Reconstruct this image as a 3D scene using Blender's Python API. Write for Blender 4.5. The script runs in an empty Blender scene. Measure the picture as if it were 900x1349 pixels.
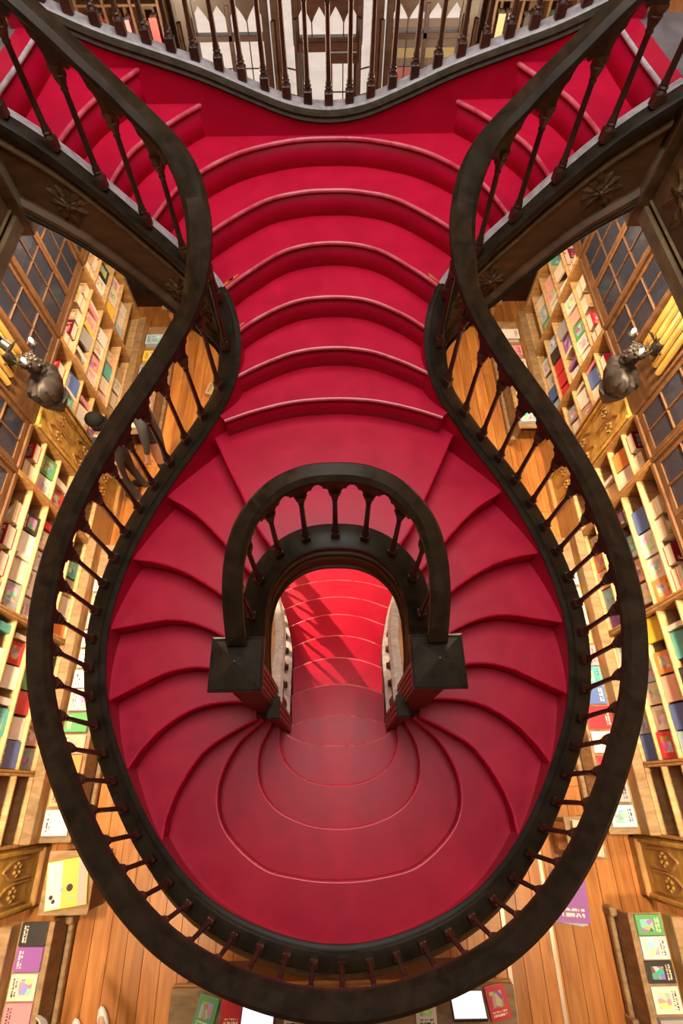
import bpy, bmesh, math, random
from mathutils import Vector, Matrix, Euler
R = math.radians
random.seed(7)
C = bpy.context.scene.collection
scene = bpy.context.scene

# ------------------------------------------------------------------ camera, sky, light, exposure
CAM_Z = 6.10
cam_d = bpy.data.cameras.new('camera'); cam = bpy.data.objects.new('camera', cam_d); C.objects.link(cam)
cam_d.sensor_fit = 'VERTICAL'; cam_d.sensor_height = 36.0; cam_d.lens = 688 / 1349 * 36.0
cam_d.shift_x = 0.0063; cam_d.clip_start = 0.02; cam_d.clip_end = 100
cam.matrix_world = Matrix.Translation((0, 0, CAM_Z)) @ Matrix.Rotation(R(28.0), 4, 'X') @ Matrix.Rotation(R(-0.87), 4, 'Z')
scene.camera = cam

world = bpy.data.worlds.new('sky'); scene.world = world; world.use_nodes = True
world.node_tree.nodes['Background'].inputs[0].default_value = (0.90, 0.80, 0.74, 1)
world.node_tree.nodes['Background'].inputs[1].default_value = 1.12

def area_light(name, loc, rot, size, size_y, power, color, spread=180):
    d = bpy.data.lights.new(name, 'AREA'); d.shape = 'RECTANGLE'; d.size = size; d.size_y = size_y
    d.energy = power; d.color = color; d.spread = R(spread)
    o = bpy.data.objects.new(name, d); C.objects.link(o); o.location = loc; o.rotation_euler = rot
    return o
# the glazed roof light above the stairwell
area_light('roof_light_daylight', (0, 2.0, 8.45), (0, 0, 0), 2.2, 3.6, 185, (1.0, 0.94, 0.90))

vs = scene.view_settings
vs.view_transform = 'Standard'; vs.look = 'None'; vs.gamma = 1.0; vs.use_curve_mapping = False
vs.exposure = 0.0

# ------------------------------------------------------------------ materials
def nodes_of(m):
    m.use_nodes = True
    nt = m.node_tree
    return nt, nt.nodes, nt.links, nt.nodes['Principled BSDF']
def mat_plain(name, col, rough=0.5, metal=0.0, spec=0.5, emit=None, estr=0):
    m = bpy.data.materials.new(name); nt, N, L, b = nodes_of(m)
    b.inputs['Base Color'].default_value = (*col, 1); b.inputs['Roughness'].default_value = rough
    b.inputs['Metallic'].default_value = metal; b.inputs['Specular IOR Level'].default_value = spec
    if emit:
        b.inputs['Emission Color'].default_value = (*emit, 1); b.inputs['Emission Strength'].default_value = estr
    return m
def mat_noise(name, c1, c2, scale=(8, 8, 8), rough=(0.35, 0.6), bump=0.1, detail=6, spec=0.5, rand=0.0, coord='Object', metal=0.0):
    """two-tone grain with fine relief; rand varies the tone from piece to piece"""
    m = bpy.data.materials.new(name); nt, N, L, b = nodes_of(m)
    tc = N.new('ShaderNodeTexCoord'); mp = N.new('ShaderNodeMapping'); mp.inputs['Scale'].default_value = scale
    L.new(tc.outputs[coord], mp.inputs[0])
    nz = N.new('ShaderNodeTexNoise'); nz.inputs['Scale'].default_value = 1; nz.inputs['Detail'].default_value = detail
    nz.inputs['Distortion'].default_value = 0.6
    L.new(mp.outputs[0], nz.inputs['Vector'])
    cr = N.new('ShaderNodeValToRGB'); cr.color_ramp.elements[0].position = 0.3; cr.color_ramp.elements[1].position = 0.72
    cr.color_ramp.elements[0].color = (*c1, 1); cr.color_ramp.elements[1].color = (*c2, 1)
    L.new(nz.outputs['Fac'], cr.inputs[0])
    col = cr.outputs[0]
    if rand:
        oi = N.new('ShaderNodeObjectInfo'); hs = N.new('ShaderNodeHueSaturation')
        mr = N.new('ShaderNodeMapRange'); mr.inputs[3].default_value = 1 - rand; mr.inputs[4].default_value = 1 + rand
        L.new(oi.outputs['Random'], mr.inputs[0]); L.new(mr.outputs[0], hs.inputs['Value']); L.new(col, hs.inputs['Color'])
        ad = N.new('ShaderNodeVectorMath'); ad.operation = 'ADD'
        L.new(mp.outputs[0], ad.inputs[0])
        cx = N.new('ShaderNodeVectorMath'); cx.operation = 'SCALE'; cx.inputs[0].default_value = (37, 21, 53)
        L.new(oi.outputs['Random'], cx.inputs['Scale']); L.new(cx.outputs[0], ad.inputs[1])
        L.new(ad.outputs[0], nz.inputs['Vector'])
        col = hs.outputs[0]
    L.new(col, b.inputs['Base Color'])
    rr = N.new('ShaderNodeMapRange'); rr.inputs[3].default_value = rough[0]; rr.inputs[4].default_value = rough[1]
    L.new(nz.outputs['Fac'], rr.inputs[0]); L.new(rr.outputs[0], b.inputs['Roughness'])
    if bump:
        bp = N.new('ShaderNodeBump'); bp.inputs['Strength'].default_value = bump; bp.inputs['Distance'].default_value = 0.01
        L.new(nz.outputs['Fac'], bp.inputs['Height']); L.new(bp.outputs[0], b.inputs['Normal'])
    b.inputs['Specular IOR Level'].default_value = spec; b.inputs['Metallic'].default_value = metal
    return m
MAT = {}
def build_mats():
    M = MAT
    M['tread'] = mat_noise('red_painted_tread', (0.49, 0.005, 0.036), (0.60, 0.008, 0.050), (5, 5, 5), (0.33, 0.45), 0.12, 8, 0.42)
    M['riser'] = mat_noise('red_painted_riser', (0.42, 0.002, 0.028), (0.52, 0.003, 0.040), (4, 4, 4), (0.38, 0.5), 0.06, 6, 0.3)
    M['nosing'] = mat_noise('highlight_nosing_paint', (0.62, 0.04, 0.09), (0.74, 0.20, 0.24), (9, 9, 9), (0.22, 0.36), 0.04, 6, 0.6)  # pale pink paints the highlight along the step edges
    M['nosingred'] = mat_noise('red_highlight_nosing', (0.62, 0.004, 0.045), (0.74, 0.012, 0.065), (9, 9, 9), (0.22, 0.36), 0.04, 6, 0.6)  # brighter red than the treads, painting the highlight on the edge
    M['rail'] = mat_noise('dark_polished_rail', (0.017, 0.0105, 0.0055), (0.046, 0.029, 0.015), (14, 14, 14), (0.36, 0.5), 0.05, 8, 0.25, 0.10)
    M['string'] = mat_noise('dark_string_wood', (0.013, 0.009, 0.005), (0.036, 0.025, 0.013), (10, 10, 18), (0.36, 0.55), 0.08, 8, 0.3)
    M['baluster'] = mat_noise('dark_red_baluster_wood', (0.030, 0.010, 0.006), (0.075, 0.028, 0.014), (20, 20, 6), (0.3, 0.5), 0.05, 5, 0.5, 0.2)
    M['fret'] = mat_noise('carved_fret_wood', (0.055, 0.018, 0.008), (0.13, 0.048, 0.018), (20, 20, 20), (0.35, 0.55), 0.08, 5, 0.5, 0.2)
    M['fascia'] = mat_noise('brown_fascia_wood', (0.060, 0.026, 0.009), (0.155, 0.074, 0.025), (3, 3, 16), (0.35, 0.6), 0.08, 8)
    M['carving'] = mat_noise('gilded_carving', (0.035, 0.018, 0.006), (0.17, 0.090, 0.026), (30, 30, 30), (0.35, 0.6), 0.2, 4)
    M['fasciarim'] = mat_noise('light_rim_wood', (0.12, 0.075, 0.035), (0.24, 0.16, 0.08), (8, 8, 20), (0.35, 0.6), 0.06, 6)
    M['ledge'] = mat_noise('pale_worn_ledge', (0.36, 0.33, 0.35), (0.62, 0.58, 0.60), (20, 20, 20), (0.22, 0.4), 0.05, 5)
    M['moulding'] = mat_noise('grey_brown_moulding', (0.030, 0.024, 0.014), (0.065, 0.052, 0.032), (20, 20, 20), (0.5, 0.7), 0.05, 5, 0.15)
    M['cap'] = mat_noise('newel_cap_wood', (0.018, 0.014, 0.010), (0.042, 0.034, 0.024), (8, 8, 8), (0.22, 0.36), 0.05, 6)
    M['redstripe'] = mat_plain('plain_red', (0.22, 0.025, 0.025), 0.4)  # plain red for the thin newel strips
    M['oak'] = mat_noise('warm_oak', (0.30, 0.15, 0.045), (0.52, 0.29, 0.10), (4, 4, 22), (0.4, 0.6), 0.06, 8, 0.4, 0.10)
    M['shelf'] = mat_noise('pale_shelf_wood', (0.42, 0.26, 0.11), (0.62, 0.42, 0.20), (5, 24, 5), (0.45, 0.65), 0.05, 8, 0.4, 0.08)
    M['darkoak'] = mat_noise('dark_cabinet_oak', (0.075, 0.032, 0.013), (0.16, 0.075, 0.030), (5, 5, 22), (0.4, 0.6), 0.06, 8, 0.4, 0.10)
    M['bench'] = mat_noise('weathered_bench_wood', (0.20, 0.12, 0.055), (0.38, 0.25, 0.13), (6, 20, 6), (0.45, 0.65), 0.08, 8, 0.4, 0.12)
    M['ochre'] = mat_noise('ochre_carved_panel', (0.36, 0.20, 0.035), (0.62, 0.39, 0.09), (7, 7, 12), (0.4, 0.6), 0.10, 8)
    M['gilt'] = mat_noise('gilded_rib', (0.28, 0.15, 0.030), (0.50, 0.30, 0.085), (6, 6, 3), (0.3, 0.5), 0.05, 5, 0.6)
    M['plank'] = mat_noise('orange_floor_plank', (0.34, 0.115, 0.025), (0.58, 0.25, 0.065), (16, 1.6, 4), (0.25, 0.42), 0.04, 9, 0.5, 0.18)
    M['subfloor'] = mat_plain('floor_gap', (0.05, 0.022, 0.008), 0.7)
    M['steel'] = mat_noise('worn_steel_track', (0.45, 0.38, 0.31), (0.62, 0.54, 0.46), (20, 3, 4), (0.3, 0.45), 0.03, 4, 0.5, 0, 'Object', 0.7)
    M['greyfloor'] = mat_noise('grey_gallery_floor', (0.14, 0.13, 0.145), (0.24, 0.22, 0.24), (6, 6, 6), (0.3, 0.5), 0.05, 8)
    M['plaster'] = mat_noise('tan_plaster', (0.30, 0.23, 0.15), (0.42, 0.33, 0.23), (3, 3, 3), (0.7, 0.9), 0.05, 4)  # one tan tone for walls, slabs and ceiling
    M['bronze'] = mat_noise('dark_bronze', (0.016, 0.012, 0.011), (0.050, 0.040, 0.036), (12, 12, 12), (0.4, 0.6), 0.2, 5, 0.35, 0, 'Object', 0.2)
    M['iron'] = mat_plain('black_iron', (0.012, 0.011, 0.010), 0.4)
    M['bulb'] = mat_plain('lit_bulb', (1, 0.9, 0.7), 0.3, emit=(1.0, 0.80, 0.52), estr=14)
    M['added_lampglass'] = mat_plain('added_lamp_glass', (1, 0.9, 0.7), 0.3, emit=(1.0, 0.80, 0.55), estr=6)
    M['facade'] = mat_noise('red_brown_joinery', (0.018, 0.006, 0.004), (0.050, 0.018, 0.009), (4, 4, 18), (0.3, 0.5), 0.06, 6)
    M['pages'] = mat_noise('book_pages', (0.62, 0.54, 0.42), (0.80, 0.73, 0.62), (2, 2, 60), (0.7, 0.9), 0.1, 2, 0.2)
    M['screen'] = mat_plain('lit_screen', (0.8, 0.8, 0.85), 0.3, emit=(0.80, 0.78, 1.0), estr=1.1)
    M['plastic'] = mat_plain('black_plastic', (0.012, 0.012, 0.014), 0.35)
    M['whitebox'] = mat_plain('white_card', (0.72, 0.70, 0.66), 0.6)
    # glass: partly mirrors, partly lets through
    m = bpy.data.materials.new('cabinet_glass'); nt, N, L, b = nodes_of(m)
    b.inputs['Base Color'].default_value = (0.035, 0.040, 0.060, 1); b.inputs['Roughness'].default_value = 0.06
    b.inputs['Alpha'].default_value = 0.60; b.inputs['Specular IOR Level'].default_value = 0.7
    M['glass'] = m
    m = bpy.data.materials.new('window_glass'); nt, N, L, b = nodes_of(m)
    b.inputs['Base Color'].default_value = (0.9, 0.88, 0.86, 1); b.inputs['Roughness'].default_value = 0.05; b.inputs['Alpha'].default_value = 0.05
    M['clear'] = m
    # book covers: colour from the object, printed blocks and lines that differ by object
    m = bpy.data.materials.new('book_cover'); nt, N, L, b = nodes_of(m)
    oi = N.new('ShaderNodeObjectInfo'); tc = N.new('ShaderNodeTexCoord')
    sp = N.new('ShaderNodeSeparateXYZ'); L.new(tc.outputs['Generated'], sp.inputs[0])
    off = N.new('ShaderNodeVectorMath'); off.operation = 'SCALE'; off.inputs[0].default_value = (91, 47, 63)
    L.new(oi.outputs['Random'], off.inputs['Scale'])
    ad = N.new('ShaderNodeVectorMath'); ad.operation = 'ADD'; L.new(tc.outputs['Generated'], ad.inputs[0]); L.new(off.outputs[0], ad.inputs[1])
    vo = N.new('ShaderNodeTexVoronoi'); vo.inputs['Scale'].default_value = 4.0; L.new(ad.outputs[0], vo.inputs['Vector'])
    hs = N.new('ShaderNodeHueSaturation'); hs.inputs['Saturation'].default_value = 1.0
    L.new(oi.outputs['Color'], hs.inputs['Color'])
    mixp = N.new('ShaderNodeMixRGB'); mixp.blend_type = 'MIX'
    L.new(oi.outputs['Color'], mixp.inputs[1]); L.new(vo.outputs['Color'], mixp.inputs[2])
    def math_node(op, a=None, bb=None, va=None, vb=None):
        n = N.new('ShaderNodeMath'); n.operation = op
        if a is not None: L.new(a, n.inputs[0])
        elif va is not None: n.inputs[0].default_value = va
        if bb is not None: L.new(bb, n.inputs[1])
        elif vb is not None: n.inputs[1].default_value = vb
        return n.outputs[0]
    # picture block in the middle of the cover
    ymask = math_node('LESS_THAN', math_node('ABSOLUTE', math_node('SUBTRACT', sp.outputs[1], None, None, 0.52)), None, None, 0.30)
    zmask = math_node('LESS_THAN', math_node('ABSOLUTE', math_node('SUBTRACT', sp.outputs[2], None, None, 0.40)), None, None, 0.24)
    pick = math_node('GREATER_THAN', math_node('FRACT', math_node('MULTIPLY', oi.outputs['Random'], None, None, 17.3)), None, None, 0.45)
    pm = math_node('MULTIPLY', math_node('MULTIPLY', ymask, zmask), math_node('MULTIPLY', pick, None, None, 0.62))
    L.new(pm, mixp.inputs[0])
    # two title lines near the top, broken into letters
    wv = N.new('ShaderNodeTexNoise'); wv.inputs['Scale'].default_value = 26; wv.inputs['Detail'].default_value = 0
    mpv = N.new('ShaderNodeMapping'); mpv.inputs['Scale'].default_value = (0.2, 1.0, 0.3); L.new(ad.outputs[0], mpv.inputs[0]); L.new(mpv.outputs[0], wv.inputs['Vector'])
    letters = math_node('GREATER_THAN', wv.outputs['Fac'], None, None, 0.47)
    l1 = math_node('LESS_THAN', math_node('ABSOLUTE', math_node('SUBTRACT', sp.outputs[2], None, None, 0.85)), None, None, 0.035)
    l2 = math_node('LESS_THAN', math_node('ABSOLUTE', math_node('SUBTRACT', sp.outputs[2], None, None, 0.75)), None, None, 0.025)
    ym2 = math_node('LESS_THAN', math_node('ABSOLUTE', math_node('SUBTRACT', sp.outputs[1], None, None, 0.5)), None, None, 0.36)
    lm = math_node('MULTIPLY', math_node('MULTIPLY', math_node('MAXIMUM', l1, l2), ym2), letters)
    inv = N.new('ShaderNodeMixRGB'); L.new(lm, inv.inputs[0]); L.new(mixp.outputs[0], inv.inputs[1])
    # contrast colour: dark on light covers, light on dark covers
    bw = N.new('ShaderNodeRGBToBW'); L.new(oi.outputs['Color'], bw.inputs[0])
    lt = math_node('LESS_THAN', bw.outputs[0], None, None, 0.35)
    cc = N.new('ShaderNodeMixRGB'); cc.inputs[1].default_value = (0.05, 0.03, 0.04, 1); cc.inputs[2].default_value = (0.85, 0.78, 0.6, 1); L.new(lt, cc.inputs[0])
    L.new(cc.outputs[0], inv.inputs[2]); L.new(inv.outputs[0], b.inputs['Base Color'])
    b.inputs['Roughness'].default_value = 0.38
    M['cover'] = m
build_mats()

# ------------------------------------------------------------------ helpers
def obj(name, bm, mat, parent=None, smooth=False):
    me = bpy.data.meshes.new(name)
    bmesh.ops.recalc_face_normals(bm, faces=bm.faces[:])
    bm.to_mesh(me); bm.free()
    mats = mat if isinstance(mat, (list, tuple)) else [mat]
    for m in mats: me.materials.append(MAT[m] if isinstance(m, str) else m)
    if smooth:
        for p in me.polygons: p.use_smooth = True
        try: me.set_sharp_from_angle(angle=R(32))
        except Exception: pass
    o = bpy.data.objects.new(name, me); C.objects.link(o)
    if parent is not None: o.parent = parent
    return o
def inst(name, src, loc=(0, 0, 0), rot=(0, 0, 0), scale=(1, 1, 1), parent=None):
    """a further individual that shares the mesh of src"""
    o = bpy.data.objects.new(name, src.data); C.objects.link(o)
    o.location = loc; o.rotation_euler = rot; o.scale = scale
    if parent is not None: o.parent = parent
    return o
def tag(o, label=None, cat=None, group=None, kind=None):
    if label: o['label'] = label
    if cat: o['category'] = cat
    if group: o['group'] = group
    if kind: o['kind'] = kind
    return o
def empty(name, loc=(0, 0, 0), rz=0.0):
    o = bpy.data.objects.new(name, None); C.objects.link(o); o.location = loc; o.rotation_euler = (0, 0, rz); o.empty_display_size = 0.1
    return o
def bx(bm, x0, x1, y0, y1, z0, z1, mi=0):
    vs_ = [bm.verts.new(p) for p in ((x0, y0, z0), (x1, y0, z0), (x1, y1, z0), (x0, y1, z0), (x0, y0, z1), (x1, y0, z1), (x1, y1, z1), (x0, y1, z1))]
    for f in ((0, 3, 2, 1), (4, 5, 6, 7), (0, 1, 5, 4), (1, 2, 6, 5), (2, 3, 7, 6), (3, 0, 4, 7)):
        bm.faces.new([vs_[i] for i in f]).material_index = mi
    return vs_
def bevel_box(x0, x1, y0, y1, z0, z1, b=0.006):
    bm = bmesh.new(); bx(bm, x0, x1, y0, y1, z0, z1)
    bmesh.ops.bevel(bm, geom=bm.edges[:], offset=b, segments=1, affect='EDGES')
    return bm
def lathe(bm, prof, seg=10, cx=0, cy=0, mi=0, ang0=0):
    rings = []
    for r, z in prof:
        rings.append([bm.verts.new((cx + r * math.cos(ang0 + 2 * math.pi * k / seg), cy + r * math.sin(ang0 + 2 * math.pi * k / seg), z)) for k in range(seg)])
    for a, b in zip(rings, rings[1:]):
        for k in range(seg):
            f = bm.faces.new((a[k], a[(k + 1) % seg], b[(k + 1) % seg], b[k])); f.material_index = mi
    f = bm.faces.new(rings[0][::-1]); f.material_index = mi
    f = bm.faces.new(rings[-1]); f.material_index = mi
def tube(bm, p0, p1, r0, r1=None, seg=8):
    r1 = r0 if r1 is None else r1
    p0, p1 = Vector(p0), Vector(p1); d = (p1 - p0).normalized()
    a = d.orthogonal().normalized(); b = d.cross(a)
    ra = [bm.verts.new(p0 + (a * math.cos(2 * math.pi * k / seg) + b * math.sin(2 * math.pi * k / seg)) * r0) for k in range(seg)]
    rb = [bm.verts.new(p1 + (a * math.cos(2 * math.pi * k / seg) + b * math.sin(2 * math.pi * k / seg)) * r1) for k in range(seg)]
    for k in range(seg): bm.faces.new((ra[k], ra[(k + 1) % seg], rb[(k + 1) % seg], rb[k]))
    bm.faces.new(ra[::-1]); bm.faces.new(rb)
def ellipsoid(bm, c, r, u=10, v=7, mi=0):
    res = bmesh.ops.create_uvsphere(bm, u_segments=u, v_segments=v, radius=1.0)
    for vv in res['verts']: vv.co = Vector((vv.co.x * r[0] + c[0], vv.co.y * r[1] + c[1], vv.co.z * r[2] + c[2]))
    for f in bm.faces:
        pass
    return res['verts']
def catmull(pts, n=8):
    pts = [Vector(p) for p in pts]; out = []
    for i in range(len(pts) - 1):
        p0 = pts[i - 1] if i > 0 else pts[i] * 2 - pts[i + 1]
        p1, p2 = pts[i], pts[i + 1]
        p3 = pts[i + 2] if i + 2 < len(pts) else pts[i + 1] * 2 - pts[i]
        for k in range(n):
            t = k / n
            out.append(0.5 * ((2 * p1) + (-p0 + p2) * t + (2 * p0 - 5 * p1 + 4 * p2 - p3) * t * t + (-p0 + 3 * p1 - 3 * p2 + p3) * t ** 3))
    out.append(pts[-1].copy()); return out
def resample(pts, step):
    pts = [Vector(p) for p in pts]
    L = [0]
    for a, b in zip(pts, pts[1:]): L.append(L[-1] + (b - a).length)
    n = max(2, int(round(L[-1] / step)) + 1); out = []; j = 0
    for i in range(n):
        s = L[-1] * i / (n - 1)
        while j < len(L) - 2 and L[j + 1] < s: j += 1
        t = (s - L[j]) / max(1e-9, L[j + 1] - L[j]); out.append(pts[j].lerp(pts[j + 1], min(1, t)))
    return out
def normals2(pts):
    """left-hand normals in plan"""
    out = []
    for i in range(len(pts)):
        a = pts[max(0, i - 1)]; b = pts[min(len(pts) - 1, i + 1)]
        d = Vector((b.x - a.x, b.y - a.y)); d.normalize(); out.append(Vector((-d.y, d.x)))
    return out
def sweep(path, prof, bm=None, nrm=None):
    """profile points (offset to the left of the path, height) swept along a path; ends capped"""
    bm = bm or bmesh.new(); nrm = nrm or normals2(path); rings = []
    for p, n in zip(path, nrm):
        rings.append([bm.verts.new((p.x + n.x * o, p.y + n.y * o, p.z + h)) for o, h in prof])
    m = len(prof)
    for a, b in zip(rings, rings[1:]):
        for k in range(m): bm.faces.new((a[k], a[(k + 1) % m], b[(k + 1) % m], b[k]))
    bm.faces.new(rings[0][::-1]); bm.faces.new(rings[-1])
    return bm

def leaf_spray(bm, base, t, n, size, seed):
    """carved acanthus spray in relief: lobed leaves round a scroll; t along the board, n out of it"""
    rg = random.Random(seed); up = n.cross(t); up = up if up.z > 0 else -up
    def lobe(c0, d, ln, wd, th):
        e = n.cross(d).normalized()
        pr = [(0.0, 0.35), (0.25, 0.9), (0.55, 1.0), (0.85, 0.55), (1.0, 0.05)]
        L_ = [bm.verts.new(c0 + d * (a * ln) + e * (w * wd)) for a, w in pr]; Rg = [bm.verts.new(c0 + d * (a * ln) - e * (w * wd)) for a, w in pr]
        M_ = [bm.verts.new(c0 + d * (a * ln) + n * (th * (1 - 0.6 * a))) for a, w in pr]
        for k in range(4): bm.faces.new((L_[k], L_[k + 1], M_[k + 1], M_[k])); bm.faces.new((M_[k], M_[k + 1], Rg[k + 1], Rg[k]))
    for k in range(11):
        an = k * 0.571 + rg.random() * 0.3; d = t * math.cos(an) + up * math.sin(an)
        lobe(base + d * size * 0.25, (d + t * (0.5 * rg.random() - 0.25)).normalized(), size * (0.45 + 0.45 * rg.random()), size * 0.24, size * 0.16)
    for k in range(7):
        an = k * 0.9 + 0.3; d = t * math.cos(an) + up * math.sin(an); lobe(base + n * size * 0.06, d, size * 0.42, size * 0.2, size * 0.2)
    res = bmesh.ops.create_icosphere(bm, subdivisions=1, radius=size * 0.14)
    for v in res['verts']: v.co = v.co + base + n * size * 0.2
# ------------------------------------------------------------------ the room: floor, walls, gallery
RISE = 0.17
YF = 7.2           # street front
floor_bm = bmesh.new(); bx(floor_bm, -3.35, 3.35, -3.2, YF + 0.1, -0.12, -0.012)
floor = tag(obj('floor', floor_bm, 'subfloor'), 'orange brown wooden plank floor of the bookshop', None, None, 'structure')
random.seed(3)
pw = 0.165; k = 0; x = -3.30; proto_plank = {}
def plank(x0, y0, y1):
    key = round(y1 - y0, 2)
    if key not in proto_plank:
        bm = bevel_box(-pw / 2 + 0.0015, pw / 2 - 0.0015, 0, key - 0.003, -0.022, 0, 0.002)
        proto_plank[key] = obj('plank', bm, 'plank', floor); o = proto_plank[key]
    else: o = inst('plank', proto_plank[key], parent=floor)
    o.location = (x0 + pw / 2, y0, 0)
while x < 3.2:
    y = -3.2 + random.choice((-1.0, -0.5, 0)); first = True
    while y < YF:
        ln = random.choice((2.4, 3.2, 4.0)); y1 = min(y + ln, YF + 0.1)
        if y1 - max(y, -3.2) > 0.1: plank(x, max(y, -3.2), y1)
        y = y1 if y1 < YF + 0.05 else YF + 1
    x += pw
# steel cart track let into the planks
tr = empty('cart_track', (1.725, 0, 0.0)); tag(tr, 'pair of pale steel cart rails let into the plank floor', 'track')
for xx in (-0.215, 0.215):
    obj('rail', bevel_box(xx - 0.019, xx + 0.019, -3.1, 1.1, -0.002, 0.006, 0.002), 'steel', tr)

for side, s in (('left', -1), ('right', 1)):
    bm = bmesh.new(); bx(bm, min(s * 3.26, s * 3.4), max(s * 3.26, s * 3.4), -3.2, YF + 0.1, -0.1, 8.6)
    tag(obj('wall_' + side, bm, 'plaster'), kind='structure')
bm = bmesh.new(); bx(bm, -3.4, 3.4, -3.35, -3.2, -0.1, 8.6); tag(obj('wall_back', bm, 'plaster'), kind='structure')

# gallery slab round the stairwell (ceiling of the ground floor)
GZ = 29 * RISE       # 4.93 gallery floor
GB = 4.50            # underside
gal = empty('gallery_floor', (0, 0, 0)); tag(gal, 'grey gallery floor round the open stairwell', None, None, 'structure')
for s in (-1, 1):
    bm = bmesh.new()
    bx(bm, min(s * 1.62, s * 3.26), max(s * 1.62, s * 3.26), -3.2, 3.50, GB, GZ - 0.01)
    obj('slab', bm, ['plaster'], gal)
    bm = bmesh.new(); bx(bm, min(s * 2.75, s * 3.26), max(s * 2.75, s * 3.26), 3.50, YF, GB, GZ - 0.01)
    obj('slab', bm, ['plaster'], gal)
    bm = bmesh.new(); bx(bm, min(s * 1.49, s * 3.26), max(s * 1.49, s * 3.26), 2.66, 3.50, GZ - 0.03, GZ - 0.004)
    bx(bm, min(s * 1.62, s * 3.26), max(s * 1.62, s * 3.26), -3.2, 2.66, GZ - 0.01, GZ - 0.004)
    obj('floor_covering', bm, 'greyfloor', gal)
bm = bmesh.new(); bx(bm, -1.62, 1.62, -3.2, -1.05, GB, GZ - 0.004); obj('slab', bm, 'plaster', gal)

# ------------------------------------------------------------------ the staircase
stair = empty('staircase', (0, 2.0, 0))
tag(stair, 'forked red staircase with dark carved wooden balustrades spiralling through the shop', 'staircase')
SO = Vector((0, 2.0, 0))
def sobj(name, bm, mat, smooth=False, parent=None):
    bmesh.ops.translate(bm, verts=bm.verts[:], vec=-SO)
    return obj(name, bm, mat, parent or stair, smooth)
def zl(n): return n * RISE

# plan of the outer string's inner face, left half from the bottom centre: x, y, height of the nosing line
half = [(0, -0.800, 2.225), (-0.40, -0.735, 2.235), (-0.78, -0.560, 2.285), (-1.075, -0.270, 2.39), (-1.295, 0.120, 2.55),
        (-1.415, 0.50, 2.72), (-1.415, 0.90, 2.89), (-1.285, 1.30, 3.06), (-1.065, 1.655, 3.235), (-0.79, 1.95, 3.44), (-0.61, 2.115, 3.65),
        (-0.545, 2.28, 3.82), (-0.56, 2.43, 3.97), (-0.64, 2.53, 4.10), (-0.79, 2.585, 4.25), (-0.93, 2.61, 4.40), (-1.09, 2.63, 4.58),
        (-1.275, 2.645, 4.765), (-1.50, 2.65, 4.94)]
full = [(-x, y, z) for x, y, z in half[::-1]] + half[1:]
outer = resample(catmull(full, 10), 0.04)
outer_n = normals2(outer)
IC = len(outer) // 2
# inner string (open well), left half
ih = [(0, 1.235, 3.44), (-0.15, 1.222, 3.43), (-0.29, 1.17, 3.38), (-0.41, 1.075, 3.27), (-0.475, 0.95, 3.13), (-0.50, 0.80, 2.98), (-0.505, 0.70, 2.89), (-0.505, 0.60, 2.80)]
inner = resample(catmull([(-x, y, z) for x, y, z in ih[::-1]] + ih[1:], 8), 0.03)
inner_n = normals2(inner)          # heading from right round the top to the left: left normal points into the well

def mirror(c): return [(-x, y) for x, y in c]
def curve(pts, n=8): return [Vector((p[0], p[1], 0)) for p in catmull([(a, b, 0) for a, b in pts], n)]
def disp(c, d):
    """shift a plan curve to its right by d"""
    return [Vector((p.x - n.x * -d * -1, p.y - n.y * d, 0)) for p, n in zip(c, normals2(c))]
def shift_right(c, d):
    return [Vector((p.x - n.x * d, p.y - n.y * d, 0)) for p, n in zip(c, normals2(c))]

def tread(poly_front, rest, z, sign, nmat='nosingred', nose=None):
    """slab with a rounded nosing on the front curve; rest closes the outline; sign +1 if climbing lies right of the front curve"""
    bm = bmesh.new(); rings = []
    for back, dz in ((0.012, 0.0), (0.012, -0.026)):
        f = shift_right(poly_front, back * sign)
        rings.append([bm.verts.new((p.x, p.y, z + dz)) for p in f] + [bm.verts.new((p.x, p.y, z + dz)) for p in rest])
    n = len(rings[0])
    for k in range(n):
        bm.faces.new((rings[0][k], rings[0][(k + 1) % n], rings[1][(k + 1) % n], rings[1][k])).smooth = k < len(poly_front) - 1
    bm.faces.new(rings[0]); bm.faces.new(rings[-1][::-1])
    o = sobj('tread', bm, 'tread')
    # rounded nosing bead along the front
    nos = nose or poly_front
    pr = [(0.012, 0.0), (0.006, -0.0012), (0.0018, -0.005), (0.0, -0.011), (0.0018, -0.018), (0.006, -0.023), (0.012, -0.025)]
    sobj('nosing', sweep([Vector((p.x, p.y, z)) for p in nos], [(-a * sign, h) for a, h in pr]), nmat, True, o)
    return o
def riser(front, z0, z1, sign):
    f = shift_right(front, 0.014 * sign); g = shift_right(front, 0.030 * sign)
    bm = bmesh.new()
    A = [bm.verts.new((p.x, p.y, z0)) for p in f]; B = [bm.verts.new((p.x, p.y, z1)) for p in f]
    A2 = [bm.verts.new((p.x, p.y, z0)) for p in g]; B2 = [bm.verts.new((p.x, p.y, z1)) for p in g]
    for k in range(len(f) - 1):
        for q in ((A, B), (B2, A2)): bm.faces.new((q[0][k], q[0][k + 1], q[1][k + 1], q[1][k])).smooth = True
        bm.faces.new((B[k], B[k + 1], B2[k + 1], B2[k])); bm.faces.new((A[k + 1], A[k], A2[k], A2[k + 1]))
    bm.faces.new((A[0], B[0], B2[0], A2[0])); bm.faces.new((A[-1], A2[-1], B2[-1], B[-1]))
    return sobj('riser', bm, 'riser')
outer_off = [Vector((p.x + n.x * 0.03, p.y + n.y * 0.03, 0)) for p, n in zip(outer, outer_n)]
inner_off = [Vector((p.x + n.x * 0.0, p.y + n.y * 0.0, 0)) for p, n in zip(inner, inner_n)]
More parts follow.
